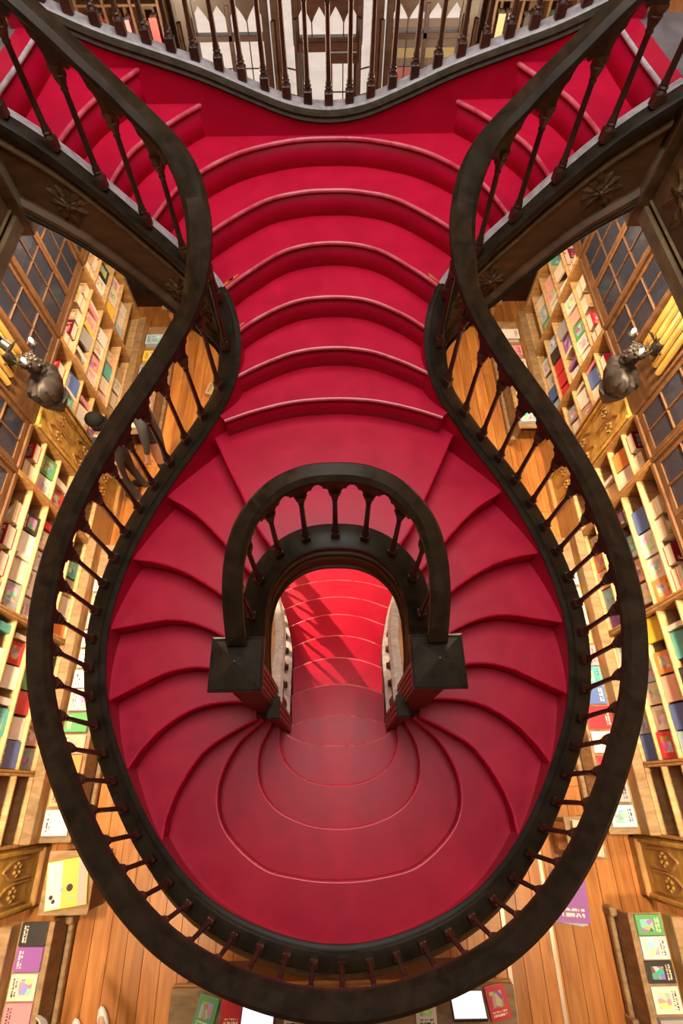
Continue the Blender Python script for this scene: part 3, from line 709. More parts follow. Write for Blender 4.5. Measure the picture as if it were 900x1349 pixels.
# ------------------------------------------------------------------ bookcases along the side walls
W = 2.90
SH = [0.56, 0.86, 1.17, 1.48, 1.79, 2.10]
GT = 3.45
BAYS = [(-0.42, 0.17, 'nearest bay'), (0.17, 1.42, 'first wide bay'), (1.42, 2.60, 'second wide bay'), (2.60, 3.15, 'bay before bust'),
        (3.69, 4.27, 'bay past bust'), (4.27, 5.43, 'far wide bay'), (5.43, 6.30, 'far corner bay')]
PANELS = [(-0.95, -0.42), (3.15, 3.69)]
def add_part(name, o, x0, x1, y0, y1, z0, z1, mat, b=0.004):
    return obj(name, bevel_box(min(x0, x1), max(x0, x1), min(y0, y1), max(y0, y1), z0, z1, b), mat, o)
def bookcase(s, y0, y1, bay):
    side = 'left' if s < 0 else 'right'
    o = empty('bookcase', (s * W, (y0 + y1) / 2, 0)); h = (y1 - y0) / 2 - 0.002
    tag(o, 'oak bookcase with glazed upper doors, %s %s along the wall' % (side, bay), 'bookcase', 'wall bookcases')
    add_part('back_panel', o, s * 0.32, s * 0.345, -h, h, 0.0, GT + 0.1, 'shelf')
    for q in (-1, 1):
        add_part('side_panel', o, -s * 0.028, s * 0.32, q * (h - 0.011) - 0.011, q * (h - 0.011) + 0.011, 0.0, SH[-1], 'oak', 0.003)
        add_part('upper_stile', o, -s * 0.028, s * 0.32, q * (h - 0.011) - 0.011, q * (h - 0.011) + 0.011, SH[-1], GT + 0.02, 'darkoak', 0.003)
    add_part('plinth', o, s * 0.0, s * 0.31, -h + 0.022, h - 0.022, 0.0, SH[0] - 0.025, 'oak')
    for z in SH[:-1]: add_part('shelf', o, s * 0.0, s * 0.32, -h + 0.022, h - 0.022, z - 0.024, z, 'shelf')
    add_part('sill', o, -s * 0.02, s * 0.32, -h + 0.022, h - 0.022, SH[-1] - 0.035, SH[-1] + 0.02, 'darkoak', 0.01)
    add_part('cornice', o, -s * 0.03, s * 0.32, -h, h, GT + 0.02, GT + 0.12, 'darkoak', 0.015)
    nd = 2 if h > 0.4 else 1; dw = (2 * h - 0.05) / nd
    for k in range(nd):
        d0 = -h + 0.025 + k * dw; d1 = d0 + dw; z0, z1 = SH[-1] + 0.03, GT + 0.01
        bm = bmesh.new(); xa, xb = min(-s * 0.005, s * 0.02), max(-s * 0.005, s * 0.02)
        for a in ((d0 + 0.003, d0 + 0.05, z0, z1), (d1 - 0.05, d1 - 0.003, z0, z1)): bx(bm, xa, xb, a[0], a[1], a[2], a[3])
        for a in ((z0, z0 + 0.06), (z1 - 0.07, z1)): bx(bm, xa, xb, d0 + 0.05, d1 - 0.05, a[0], a[1])
        dr = obj('glazed_door', bm, 'darkoak', o)
        nc = 2; nr = 4; pw_ = (dw - 0.1) / nc; ph = (z1 - z0 - 0.13) / nr
        for c_ in range(nc):
            for r_ in range(nr):
                a0 = d0 + 0.05 + c_ * pw_; b0 = z0 + 0.06 + r_ * ph
                add_part('pane', dr, s * 0.006, s * 0.010, a0 + 0.002, a0 + pw_ - 0.002, b0 + 0.002, b0 + ph - 0.002, 'glass', 0.0005)
        add_part('muntin', dr, -s * 0.008, s * 0.02, d0 + dw / 2 - 0.009, d0 + dw / 2 + 0.009, z0 + 0.06, z1 - 0.07, 'darkoak')
        for r_ in range(1, nr):
            add_part('muntin', dr, -s * 0.008, s * 0.018, d0 + 0.05, d1 - 0.05, z0 + 0.06 + r_ * ph - 0.008, z0 + 0.06 + r_ * ph + 0.008, 'darkoak')
    for z in (2.52, 2.95): add_part('inner_shelf', o, s * 0.06, s * 0.32, -h + 0.022, h - 0.022, z - 0.02, z, 'darkoak')
    return o
for s in (-1, 1):
    for y0, y1, nm in BAYS: bookcase(s, y0, y1, nm)
    bm = bmesh.new(); bx(bm, min(s * 2.98, s * 3.26), max(s * 2.98, s * 3.26), -3.2, 6.4, GT + 0.13, GB)
    t = obj('trim_%d' % (3 if s < 0 else 4), bm, 'darkoak'); tag(t, kind='structure')

# ------------------------------------------------------------------ carved pillars with busts, lamps and gilded ribs
def pillar(s, y0, y1, near):
    side = 'left' if s < 0 else 'right'; h = (y1 - y0) / 2
    where = 'nearest the viewer' if near else 'under the bronze bust'
    o = empty('carved_pillar', (s * W, (y0 + y1) / 2, 0))
    tag(o, 'ochre carved wooden wall pillar with gilded ribs %s, %s wall' % (where, side), 'pillar', 'carved wall pillars')
    add_part('panel', o, s * 0.0, s * 0.34, -h + 0.005, h - 0.005, 0.0, 2.0, 'ochre'); add_part('upper_panel', o, s * 0.03, s * 0.34, -h + 0.005, h - 0.005, 2.0, 4.45, 'darkoak')
    for q in (-1, 1): add_part('edge_moulding', o, -s * 0.03, s * 0.02, q * (h - 0.045) - 0.018, q * (h - 0.045) + 0.018, 0.08, 2.0, 'ochre', 0.008)
    add_part('plinth', o, -s * 0.05, s * 0.02, -h + 0.03, h - 0.03, 0.0, 0.12, 'oak', 0.01)
    # pointed tracery arches
    for zb in (0.25, 0.85, 1.40):
        for c_ in (-0.5, 0.5):
            bm = bmesh.new(); wv = (h - 0.08) / 1.0; cy = c_ * wv
            pts = [(-0.42 * wv, 0), (-0.42 * wv, 0.25), (-0.30 * wv, 0.36), (0, 0.46), (0.30 * wv, 0.36), (0.42 * wv, 0.25), (0.42 * wv, 0)]
            for (a, za), (b, zb2) in zip(pts, pts[1:]): tube(bm, (-s * 0.004, cy + a, zb + za), (-s * 0.004, cy + b, zb + zb2), 0.013, seg=6)
            obj('tracery_arch', bm, 'oak', o, True)
            bm = bmesh.new()
            for q in range(6):
                res = bmesh.ops.create_icosphere(bm, subdivisions=1, radius=0.022)
                for v in res['verts']: v.co += Vector((-s * 0.002, cy + 0.045 * math.cos(q * 1.047), zb + 0.24 + 0.045 * math.sin(q * 1.047)))
            obj('rosette', bm, 'gilt', o, True)
    for q in range(5):
        yy = (q - 2) * (h - 0.07) / 2.2
        bm = bmesh.new()
        pts = [(-0.01, 2.55), (-0.03, 3.0), (-0.06, 3.5), (-0.12, 4.0), (-0.22, 4.44)]
        for (a, za), (b, zb2) in zip(pts, pts[1:]): tube(bm, (s * (a + 0.01), yy, za), (s * (b + 0.01), yy * 1.0, zb2), 0.030, seg=8)
        obj('gilded_rib', bm, 'gilt', o, True)
    return o
def bust(s, y):
    side = 'left' if s < 0 else 'right'
    o = empty('bronze_bust', (s * (W - 0.02), y, 2.0)); o.scale = (1.2, 1.2, 1.15); tag(o, 'dark bronze bust of a robed figure on a wall bracket, %s wall' % side, 'bust', 'wall busts')
    # bracket and draped shoulders (built facing +X, mirrored by s)
    bm = bmesh.new(); lathe(bm, [(0.02, -0.05), (0.05, 0.0), (0.09, 0.06), (0.11, 0.10), (0.12, 0.13), (0.10, 0.14)], 12, -s * 0.12, 0); obj('bracket', bm, 'bronze', o, True)
    # draped chest: folded cloth tapering to the bracket, seen from above as a shield of folds
    bm = bmesh.new(); rings = []; NS = 40
    for z_, ry, rx in ((0.04, 0.030, 0.030), (0.10, 0.075, 0.060), (0.17, 0.120, 0.090), (0.24, 0.160, 0.112), (0.30, 0.180, 0.115), (0.345, 0.170, 0.100), (0.375, 0.125, 0.080), (0.395, 0.070, 0.062)):
        ring = []
        for k in range(NS):
            an = 2 * math.pi * k / NS; f = 1 + 0.085 * math.sin(11 * an + 9 * z_) * min(1, z_ * 6) * (1 if z_ < 0.36 else 0.3) + 0.03 * math.sin(5 * an - 14 * z_)
            ring.append(bm.verts.new((-s * (0.13 + rx * f * math.cos(an)), ry * f * math.sin(an), z_)))
        rings.append(ring)
    for p_, q_ in zip(rings, rings[1:]):
        for k in range(NS): bm.faces.new((p_[k], p_[(k + 1) % NS], q_[(k + 1) % NS], q_[k]))
    bm.faces.new(rings[0][::-1]); bm.faces.new(rings[-1]); obj('draped_chest', bm, 'bronze', o, True)
    bm = bmesh.new(); lathe(bm, [(0.060, 0.385), (0.046, 0.41), (0.042, 0.44), (0.05, 0.47)], 14, -s * 0.135, 0); obj('neck', bm, 'bronze', o, True)
    bm = bmesh.new(); ellipsoid(bm, (-s * 0.15, 0, 0.515), (0.070, 0.056, 0.085), 14, 10); ellipsoid(bm, (-s * 0.222, 0, 0.505), (0.018, 0.011, 0.022), 8, 6)
    ellipsoid(bm, (-s * 0.195, 0, 0.455), (0.032, 0.036, 0.032), 8, 6)
    for q in (-1, 1): ellipsoid(bm, (-s * 0.15, q * 0.058, 0.505), (0.015, 0.010, 0.022), 8, 6); ellipsoid(bm, (-s * 0.210, q * 0.024, 0.53), (0.012, 0.014, 0.008), 8, 6)
    hd_ = obj('head', bm, 'bronze', o, True)
    bm = bmesh.new(); rg = random.Random(5)
    for k in range(34):
        an = k * 2.399; zz = 1 - k / 34 * 1.15; rr_ = math.sqrt(max(0, 1 - zz * zz))
        c0 = Vector((-s * (0.142 + 0.070 * rr_ * math.cos(an)), 0.058 * rr_ * math.sin(an), 0.53 + 0.072 * zz))
        if -s * (c0.x) > 0.175 and zz < 0.55: continue
        res = bmesh.ops.create_icosphere(bm, subdivisions=1, radius=0.017)
        for v in res['verts']: v.co = v.co + c0
    obj('curls', bm, 'bronze', hd_, True)
    return o
def bust_lamp(s, y, power):
    side = 'left' if s < 0 else 'right'
    o = empty('wall_lamp', (s * (W - 0.02), y, 2.68)); tag(o, 'black iron wall lamp with two small lit bulbs above the bust, %s wall' % side, 'lamp', 'twin wall lamps')
    bm = bmesh.new(); lathe(bm, [(0.05, -0.06), (0.06, 0.0), (0.05, 0.06)], 10); obj('wall_plate', bm, 'iron', o, True)
    for q in (-1, 1):
        bm = bmesh.new()
        pts = [(0, 0, 0), (-s * 0.10, q * 0.05, -0.04), (-s * 0.19, q * 0.10, -0.02), (-s * 0.22, q * 0.12, 0.04)]
        for a, b in zip(pts, pts[1:]): tube(bm, a, b, 0.010, seg=6)
        lathe(bm, [(0.012, 0.03), (0.035, 0.045), (0.030, 0.055), (0.012, 0.06)], 10, -s * 0.22, q * 0.12); obj('arm', bm, 'iron', o, True)
        bm = bmesh.new(); ellipsoid(bm, (-s * 0.22, q * 0.12, 0.085), (0.017, 0.017, 0.026), 10, 8); obj('bulb', bm, 'bulb', o, True)
    for q in range(5):
        bm = bmesh.new(); tube(bm, (-s * 0.02, (q - 2) * 0.05, 0.02), (-s * 0.09, (q - 2) * 0.075, 0.14 - abs(q - 2) * 0.03), 0.012, 0.003, 6); obj('iron_leaf', bm, 'iron', o)
    d = bpy.data.lights.new('wall_lamp_light', 'POINT'); d.energy = power; d.color = (1.0, 0.70, 0.40); d.shadow_soft_size = 0.05
    l = bpy.data.objects.new('wall_lamp_light', d); C.objects.link(l); l.parent = o; l.location = (-s * 0.27, 0, 0.15)
for s in (-1, 1):
    for i, (a, b) in enumerate(PANELS): pillar(s, a, b, i == 0)
    bust(s, 3.42); bust_lamp(s, 3.42, 5)

# unseen lamps added under the gallery to light shelves and floor
def added_ceiling_lamp(s, y, power, idx):
    side = 'left' if s < 0 else 'right'
    o = empty('added_ceiling_lamp', (s * 2.35, y, GB)); tag(o, 'added unseen flush lamp under the %s gallery, %s from the viewer' % (side, idx), 'lamp', 'added lamps under the gallery')
    bm = bmesh.new(); lathe(bm, [(0.17, 0.0), (0.18, -0.03), (0.155, -0.045), (0.15, -0.03)], 16); obj('rim', bm, 'bronze', o, True)
    bm = bmesh.new(); lathe(bm, [(0.148, -0.025), (0.11, -0.06), (0.04, -0.078)], 16); obj('added_glass_bowl', bm, 'added_lampglass', o, True)
    d = bpy.data.lights.new('added_ceiling_light', 'AREA'); d.shape = 'DISK'; d.size = 0.30; d.energy = power; d.color = (1.0, 0.74, 0.46); d.spread = R(94)
    l = bpy.data.objects.new('added_ceiling_light', d); C.objects.link(l); l.parent = o; l.location = (0, 0, -0.09); l.rotation_euler = (0, -s * R(20), 0)
for s in (-1, 1):
    for i, y in enumerate((-1.6, 0.0, 1.6, 3.0)): added_ceiling_lamp(s, y, 48 if i == 0 else (66 if i == 1 else 84), ('first', 'second', 'third', 'fourth')[i])
for s in (-1, 1):
    o = empty('added_ceiling_lamp', (s * 2.95, 5.2, GB)); tag(o, 'added unseen flush lamp over the far end of the %s shelves' % ('left' if s < 0 else 'right'), 'lamp', 'added lamps under the gallery')  # added fixture at the far end, glowing bowl only
    bm = bmesh.new(); lathe(bm, [(0.17, 0.0), (0.18, -0.03), (0.155, -0.045), (0.15, -0.03)], 16); obj('rim', bm, 'bronze', o, True)
    bm = bmesh.new(); lathe(bm, [(0.148, -0.025), (0.11, -0.06), (0.04, -0.078)], 16); obj('added_glass_bowl', bm, 'added_lampglass', o, True)
# unseen pendant lamps added to brighten the far shelves
for s in (-1, 1):
    o = empty('added_pendant_lamp', (s * 1.9, 4.9, 3.6)); tag(o, 'added unseen pendant lamp hanging before the far %s shelves' % ('left' if s < 0 else 'right'), 'lamp', 'added pendant lamps')
    bm = bmesh.new(); tube(bm, (s * 0.86, 0, 0.92), (0, 0, 0.08), 0.006, seg=6); obj('added_lamp_chain', bm, 'iron', o)
    bm = bmesh.new(); lathe(bm, [(0.02, 0.10), (0.05, 0.06), (0.11, 0.0), (0.105, 0.0), (0.045, 0.05)], 14); obj('added_lamp_shade', bm, 'bronze', o, True)
    bm = bmesh.new(); ellipsoid(bm, (0, 0, 0.0), (0.035, 0.035, 0.045), 10, 8); obj('bulb', bm, 'bulb', o, True)  # bulb of the added pendant lamp
    d = bpy.data.lights.new('added_pendant_light', 'POINT'); d.energy = 270; d.color = (1.0, 0.74, 0.46); d.shadow_soft_size = 0.06
    l = bpy.data.objects.new('added_pendant_light', d); C.objects.link(l); l.parent = o; l.location = (0, 0, -0.16)

# ------------------------------------------------------------------ display benches in front of the shelves
def bench(s, y0, y1, label):
    o = empty('display_bench', (s * 2.68, (y0 + y1) / 2, 0)); h = (y1 - y0) / 2; tag(o, label, 'bench', 'display benches')
    # front edge lies at |x| = 2.50
    add_part('top', o, -s * 0.19, s * 0.185, -h, h, 0.405, 0.43, 'bench')
    add_part('front_board', o, -s * 0.165, -s * 0.14, -h + 0.02, h - 0.02, 0.06, 0.405, 'bench')
    add_part('foot_rail', o, -s * 0.215, -s * 0.165, -h, h, 0.03, 0.10, 'bench', 0.01)
    add_part('raised_ledge', o, s * 0.10, s * 0.18, -h, h, 0.43, 0.60, 'oak')
    add_part('ledge_moulding', o, s * 0.085, s * 0.185, -h, h, 0.60, 0.625, 'bench', 0.006)
    n = max(2, int(2 * h / 0.75))
    for k in range(n + 1):
        add_part('foot', o, -s * 0.225, -s * 0.15, -h + 0.04 + k * (2 * h - 0.08) / n - 0.035, -h + 0.04 + k * (2 * h - 0.08) / n + 0.035, 0.0, 0.16, 'bench', 0.01)
    return o
for s in (-1, 1):
    side = 'left' if s < 0 else 'right'
    bench(s, -0.40, 2.62, 'long low wooden display bench under the %s wall shelves' % side)
    bench(s, -2.6, -0.98, 'low display bench at the near end of the %s wall' % side)
    bench(s, 4.25, 6.25, 'low display bench beyond the bust on the %s side' % side)
bo = empty('book_stand', (-2.44, -0.70, 0)); tag(bo, 'low square wooden stand holding the big picture book, left wall', 'stand')
add_part('top', bo, -0.22, 0.22, -0.24, 0.24, 0.405, 0.43, 'bench'); add_part('body', bo, -0.20, 0.20, -0.22, 0.22, 0.05, 0.405, 'darkoak')
for a in (-1, 1):
    for b in (-1, 1): add_part('foot', bo, a * 0.17 - 0.03, a * 0.17 + 0.03, b * 0.19 - 0.03, b * 0.19 + 0.03, 0, 0.06, 'bench')
for k in range(5):
    bm = bmesh.new(); ellipsoid(bm, (0.205, -0.18 + k * 0.09, 0.395), (0.008, 0.014, 0.014), 8, 6); obj('brass_stud', bm, 'gilt', bo, True)

# ------------------------------------------------------------------ books
PAL = {'cream': (0.78, 0.68, 0.54), 'white': (0.82, 0.78, 0.73), 'pink': (0.80, 0.30, 0.36), 'red': (0.60, 0.025, 0.04), 'yellow': (0.85, 0.60, 0.06), 'purple': (0.30, 0.11, 0.42),
       'teal': (0.10, 0.46, 0.44), 'blue': (0.09, 0.16, 0.42), 'black': (0.030, 0.028, 0.030), 'green': (0.10, 0.36, 0.13), 'orange': (0.80, 0.27, 0.07), 'salmon': (0.82, 0.45, 0.34),
       'tan': (0.55, 0.36, 0.18), 'grey': (0.35, 0.35, 0.36), 'sky blue': (0.40, 0.58, 0.70), 'maroon': (0.22, 0.008, 0.022), 'ivory': (0.80, 0.74, 0.62)}
def book_mesh():
    # thickness x, width y (spine at -y), height z; unit size centred on x, y and standing on z = 0
    bm = bmesh.new()
    for x0, x1 in ((-0.5, -0.42), (0.42, 0.5)): bx(bm, x0, x1, -0.5, 0.5, 0, 1)
    bx(bm, -0.42, 0.42, -0.5, -0.46, 0, 1)
    for f in bm.faces: f.material_index = 0
    bx(bm, -0.42, 0.42, -0.46, 0.47, 0.02, 0.98, 1)
    return bm
protobook = None
used_labels = set()
NB = [0]
def book(loc, rot, dims, col, label, group):
    """dims: thickness, width, height"""
    global protobook
    if protobook is None:
        o = obj('book', book_mesh(), ['cover', 'pages']); protobook = o
    else: o = inst('book', protobook)
    o.location = loc; o.rotation_euler = rot; o.scale = dims; o.color = (*PAL[col], 1); NB[0] += 1
    assert label not in used_labels, label
    used_labels.add(label); tag(o, label, 'book', group); return o
ORD = ['first', 'second', 'third', 'fourth', 'fifth', 'sixth', 'seventh', 'eighth', 'ninth', 'tenth', 'eleventh', 'twelfth']
ROW = ['bottom row', 'second row', 'middle row', 'fourth row', 'top row']
light_cols = ['white', 'ivory', 'cream', 'salmon', 'cream', 'white', 'ivory', 'pink', 'salmon', 'yellow', 'sky blue', 'white', 'cream', 'orange', 'purple', 'teal', 'black', 'green', 'red', 'blue', 'tan', 'grey']
rng = random.Random(21)
def shelf_books(s, y0, y1, bay, row, mode):
    side = 'left' if s < 0 else 'right'; z = SH[row] + 0.001; gap = SH[row + 1] - SH[row] - 0.03
    y = y0 + 0.035; k = 0
    grp = 'books on the %s wall shelves' % side
    def lab(col, kind, k): return '%s %s, %s in %s, %s %s' % (col, kind, ORD[k], ROW[row], side, bay)
    while y < y1 - 0.06 and k < 11:
        r_ = rng.random()
        if mode == 'old' :
            # old volumes lying flat in pairs, page edges outward
            w = 0.17 + rng.random() * 0.04
            if y + w > y1 - 0.03: break
            col = rng.choice(('maroon', 'maroon', 'tan', 'red')); th = (0.06 if k % 3 == 0 else 0.10) + rng.random() * 0.05; hh = 0
            for q in range(2 if k % 3 == 0 else 1):
                if hh + th > gap - 0.02: break
                ob_ = book((0, 0, 0), (0, 0, 0), (1, 1, 1), 'tan' if q else col, lab('tan' if q else col, '%s old volume' % ('upper' if q else 'lower'), k), grp)
                ob_.matrix_world = Matrix(((0, -s * 0.16, 0, s * (W + 0.11)), (0, 0, -s * w, y + w / 2 + s * w / 2), (th, 0, 0, z + hh + th / 2), (0, 0, 0, 1)))
                hh += th + 0.002
            y += w + 0.02 + rng.random() * 0.05
        elif r_ < 0.62 or mode == 'face':
            w = 0.18 + rng.random() * 0.05; h = min(gap - 0.012, 0.22 + rng.random() * 0.06)
            if y + w > y1 - 0.03: break
            col = rng.choice(light_cols); th = 0.018 + rng.random() * 0.016; lean = R(9)
            # cover faces the room; leans back
            xx = s * (W + 0.035 + rng.random() * 0.03)
            o = book((xx, y + w / 2, z + 0.006), (0, s * lean, 0), (th, w, h), col, lab(col, 'face-out book', k), grp)
            y += w + 0.008 + rng.random() * 0.02
        elif r_ < 0.83:
            col = rng.choice(light_cols); th = 0.035 + rng.random() * 0.04; h = min(gap - 0.02, 0.20 + rng.random() * 0.07); dpt = 0.15 + rng.random() * 0.03
            if y + th > y1 - 0.03: break
            book((s * (W + 0.03 + dpt / 2), y + th / 2, z), (0, 0, R(90) if s > 0 else R(-90)) if False else (0, 0, R(90) * (1 if s < 0 else -1)), (th, dpt, h), col, lab(col, 'spine-out book', k), grp)
            y += th + 0.003
        else:
            y += 0.05 + rng.random() * 0.08; continue
        k += 1
for s in (-1, 1):
    for bi, (y0, y1, nm) in enumerate(BAYS):
        for row in range(5):
            if row == 0 and bi in (0, 3): continue
            if row == 0 and (bi in (4, 6)): continue
            if row == 1 and bi == 0: continue
            mode = 'old' if row == 4 else ('face' if row in (0, 1) else 'mix')
            shelf_books(s, y0, y1, nm, row, mode)
# flat books on the benches
def flat_book(x, y, z, rz, dims, col, label, group):
    """lying on its back, cover up"""
    th, w, h = dims
    # local x (thickness) -> up, z (height) -> along direction rz
    o = book((0, 0, 0), (0, 0, 0), dims, col, label, group)
    m = Matrix.Translation((x, y, z + th / 2)) @ Matrix.Rotation(rz, 4, 'Z') @ Matrix.Rotation(R(-90), 4, 'Y') @ Matrix.Translation((0, 0, -h / 2)) @ Matrix.Diagonal((th, w, h, 1))
    o.matrix_world = m
    return o
for s in (-1, 1):
    side = 'left' if s < 0 else 'right'; k = 0
    y = -0.34
    while y < 2.5:
        w = 0.17 + rng.random() * 0.05; h = 0.22 + rng.random() * 0.03; col = rng.choice(light_cols)
        if y + w > 2.58: break
        flat_book(s * (2.635), y + w / 2, 0.431, R(90) * 0 + (0 if s < 0 else math.pi) , (0.025 + rng.random() * 0.03, w, h), col, '%s book lying flat, %s along the long %s bench' % (col, ORD[k % 12] if k < 12 else 'last but %d' % k, side), 'books on the benches')
        y += w + 0.012 + rng.random() * 0.02; k += 1
        if k >= 12: break
    # upright books leaning on the raised ledge
near = {-1: [('black', -1.06, 0.16), ('purple', -1.23, 0.16), ('cream', -1.41, 0.17), ('pink', -1.60, 0.18)],
        1: [('green', -1.06, 0.14), ('white', -1.215, 0.15), ('black', -1.375, 0.14), ('ivory', -1.55, 0.17), ('grey', -1.75, 0.18)]}
for s in (-1, 1):
    side = 'left' if s < 0 else 'right'
    for k, (col, y, w) in enumerate(near[s]):
        flat_book(s * 2.645, y, 0.431, 0 if s < 0 else math.pi, (0.03 if k < 4 else 0.07, w, 0.22), col, '%s picture book lying on the near end of the %s bench' % (col, side), 'books on the benches')
pb = flat_book(-2.43, -0.70, 0.431, R(8), (0.05, 0.36, 0.36), 'yellow', 'large yellow and pink picture book on the low stand', 'books on the benches')
def print_patch(name, o, y0, y1, z0, z1, mat, lift):
    bm = bmesh.new(); bx(bm, 0.5 + lift - 0.02, 0.5 + lift, y0, y1, z0, z1); return obj(name, bm, mat, o)
MAT['inkpink'] = mat_plain('print_pink', (0.85, 0.38, 0.36), 0.45); MAT['inkwhite'] = mat_plain('print_white', (0.82, 0.74, 0.68), 0.45); MAT['inkblack'] = mat_plain('print_black', (0.03, 0.02, 0.02), 0.45); MAT['inkgreen'] = mat_plain('print_green', (0.25, 0.55, 0.35), 0.45)
MAT['inkyellow'] = mat_plain('print_yellow', (0.80, 0.52, 0.10), 0.45)
for nm, y0, y1, z0, z1, m_, lf in (('yellow_field', -0.48, 0.48, 0.02, 0.98, 'inkyellow', 0.02), ('white_field', -0.48, 0.48, 0.62, 0.98, 'inkwhite', 0.04), ('pink_edge', -0.48, 0.48, 0.02, 0.22, 'inkpink', 0.04)): print_patch(nm, pb, y0, y1, z0, z1, m_, lf)
for y0, z0, r_, m_ in ((-0.10, 0.42, 0.08, 'inkblack'), (-0.24, 0.86, 0.05, 'inkblack'), (-0.33, 0.80, 0.045, 'inkblack'), (-0.12, 0.60, 0.05, 'inkpink'), (-0.30, 0.40, 0.05, 'inkgreen')):
    bm = bmesh.new(); A = [bm.verts.new((0.56, y0 + r_ * math.cos(k * 0.524), z0 + r_ * math.sin(k * 0.524))) for k in range(12)]; B = [bm.verts.new((0.52, v.co.y, v.co.z)) for v in A]
    bm.faces.new(A); bm.faces.new(B[::-1])
    for k in range(12): bm.faces.new((A[k], B[k], B[(k + 1) % 12], A[(k + 1) % 12]))
    obj('printed_blot', bm, m_, pb)
flat_book(2.26, -0.42, 0.431, R(-5), (0.06, 0.27, 0.25), 'salmon', 'colourful boxed picture book on the right bench corner', 'books on the benches')
st = empty('book_stool', (2.26, -0.42, 0)); tag(st, 'small wooden stool under the colourful boxed book, right side', 'stool')
add_part('top', st, -0.17, 0.17, -0.17, 0.17, 0.40, 0.43, 'bench')
for a in (-1, 1):
    for b in (-1, 1): add_part('leg', st, a * 0.14 - 0.02, a * 0.14 + 0.02, b * 0.14 - 0.02, b * 0.14 + 0.02, 0, 0.40, 'bench')
for k in range(3):
    flat_book(2.135 + 0.012 * k, -0.93 + 0.008 * k, 0.002 + 0.022 * k, R(80 + 3 * k), (0.02, 0.30, 0.40), ('sky blue', 'cream', 'purple')[k], '%s magazine, %s of the pile on the plank floor' % (('pale blue', 'cream', 'lilac')[k], ('lowest', 'middle', 'topmost')[k]), 'magazines on the floor')
for s in (-1, 1):
    side = 'left' if s < 0 else 'right'
    for k in range(6):
        col = ('white', 'pink', 'cream', 'grey', 'yellow', 'sky blue')[k if s < 0 else 5 - k]
        flat_book(s * 2.64, 4.42 + k * 0.30, 0.431, 0 if s < 0 else math.pi, (0.04 + 0.03 * (k % 2), 0.19, 0.24), col, '%s book lying on the %s bench beyond the bust' % (col, side), 'books on the benches')
print('books', NB[0])

# ------------------------------------------------------------------ street front with leaded windows and an open door
wf = bmesh.new()
bx(wf, -3.4, -1.52, YF, YF + 0.12, -0.1, 8.5); bx(wf, 1.52, 3.4, YF, YF + 0.12, -0.1, 8.5); bx(wf, -1.52, 1.52, YF, YF + 0.12, 4.15, 8.5)
bx(wf, -1.52, -0.62, YF, YF + 0.12, -0.1, 1.0); bx(wf, 0.62, 1.52, YF, YF + 0.12, -0.1, 1.0)
tag(obj('wall_front', wf, 'facade'), kind='structure')
def leaded_window(n, x0, x1, z0, zt, z1, cols, rows):
    """wide lights below a transom at zt, pointed lights above"""
    o = empty('window_%d' % n, ((x0 + x1) / 2, YF, z0)); tag(o, kind='structure')
    h = (x1 - x0) / 2; T = zt - z0; H = z1 - z0
    for q in (-1, 1): add_part('jamb', o, q * h - 0.035, q * h + 0.035, -0.04, 0.06, 0, H + 0.4, 'facade')
    add_part('transom', o, -h, h, -0.035, 0.05, T - 0.028, T + 0.028, 'facade')
    add_part('sill', o, -h, h, -0.06, 0.06, -0.05, 0.03, 'facade')
    add_part('centre_mullion', o, -0.022, 0.022, -0.035, 0.05, 0, H, 'facade')
    cw = 2 * h / cols
    for c_ in range(cols + 1):
        if 0 < c_ < cols: add_part('lead_bar', o, -h + c_ * cw - 0.006, -h + c_ * cw + 0.006, 0.0, 0.012, 0.03, H - 0.05, 'iron', 0.001)
    for r_ in range(1, rows): add_part('lead_bar', o, -h, h, 0.0, 0.012, r_ * T / rows - 0.005, r_ * T / rows + 0.005, 'iron', 0.001)
    for c_ in range(cols):
        for r_ in range(rows):
            add_part('pane', o, -h + c_ * cw + 0.007, -h + (c_ + 1) * cw - 0.007, 0.003, 0.007, r_ * T / rows + 0.006, (r_ + 1) * T / rows - 0.006, 'clear', 0.0005)
        # pointed head: two spandrels per light
        a0 = -h + c_ * cw; a1 = a0 + cw; am = (a0 + a1) / 2
        for e0, e1 in ((a0, am), (a1, am)):
            bm = bmesh.new(); out = [(e0, H - 0.14), (e0 + (e1 - e0) * 0.35, H - 0.08), (e0 + (e1 - e0) * 0.75, H - 0.03), (e1, H), (e1, H + 0.12), (e0, H + 0.12)]
            A = [bm.verts.new((x, -0.03, z)) for x, z in out]; B = [bm.verts.new((x, 0.04, z)) for x, z in out]
            bm.faces.new(A); bm.faces.new(B[::-1])
            for k in range(6): bm.faces.new((A[k], B[k], B[(k + 1) % 6], A[(k + 1) % 6]))
            obj('pointed_head', bm, 'facade', o)
        add_part('pane', o, a0 + 0.007, a1 - 0.007, 0.003, 0.007, T + 0.04, H + 0.02, 'clear', 0.0005)
    add_part('head_panel', o, -h, h, -0.03, 0.06, H + 0.11, H + 0.40, 'facade')
leaded_window(1, -1.44, -0.66, 1.0, 3.53, 3.80, 4, 9)
leaded_window(2, 0.66, 1.44, 1.0, 3.53, 3.80, 4, 9)
leaded_window(3, -0.34, 0.34, 3.46, 3.50, 3.78, 4, 1)
for n, x in ((5, -1.51), (6, 1.51), (7, -0.53), (8, 0.53)):
    t = empty('trim_%d' % n, (x, YF, 0)); tag(t, kind='structure')
    add_part('post', t, -0.06, 0.06, -0.10, 0.08, 0.0, 4.05, 'facade')
    for q in (-1, 1):
        bm = bmesh.new(); tube(bm, (q * 0.05, -0.12, 0.3), (q * 0.05, -0.12, 3.7), 0.022, seg=8); obj('colonnette', bm, 'facade', t, True)
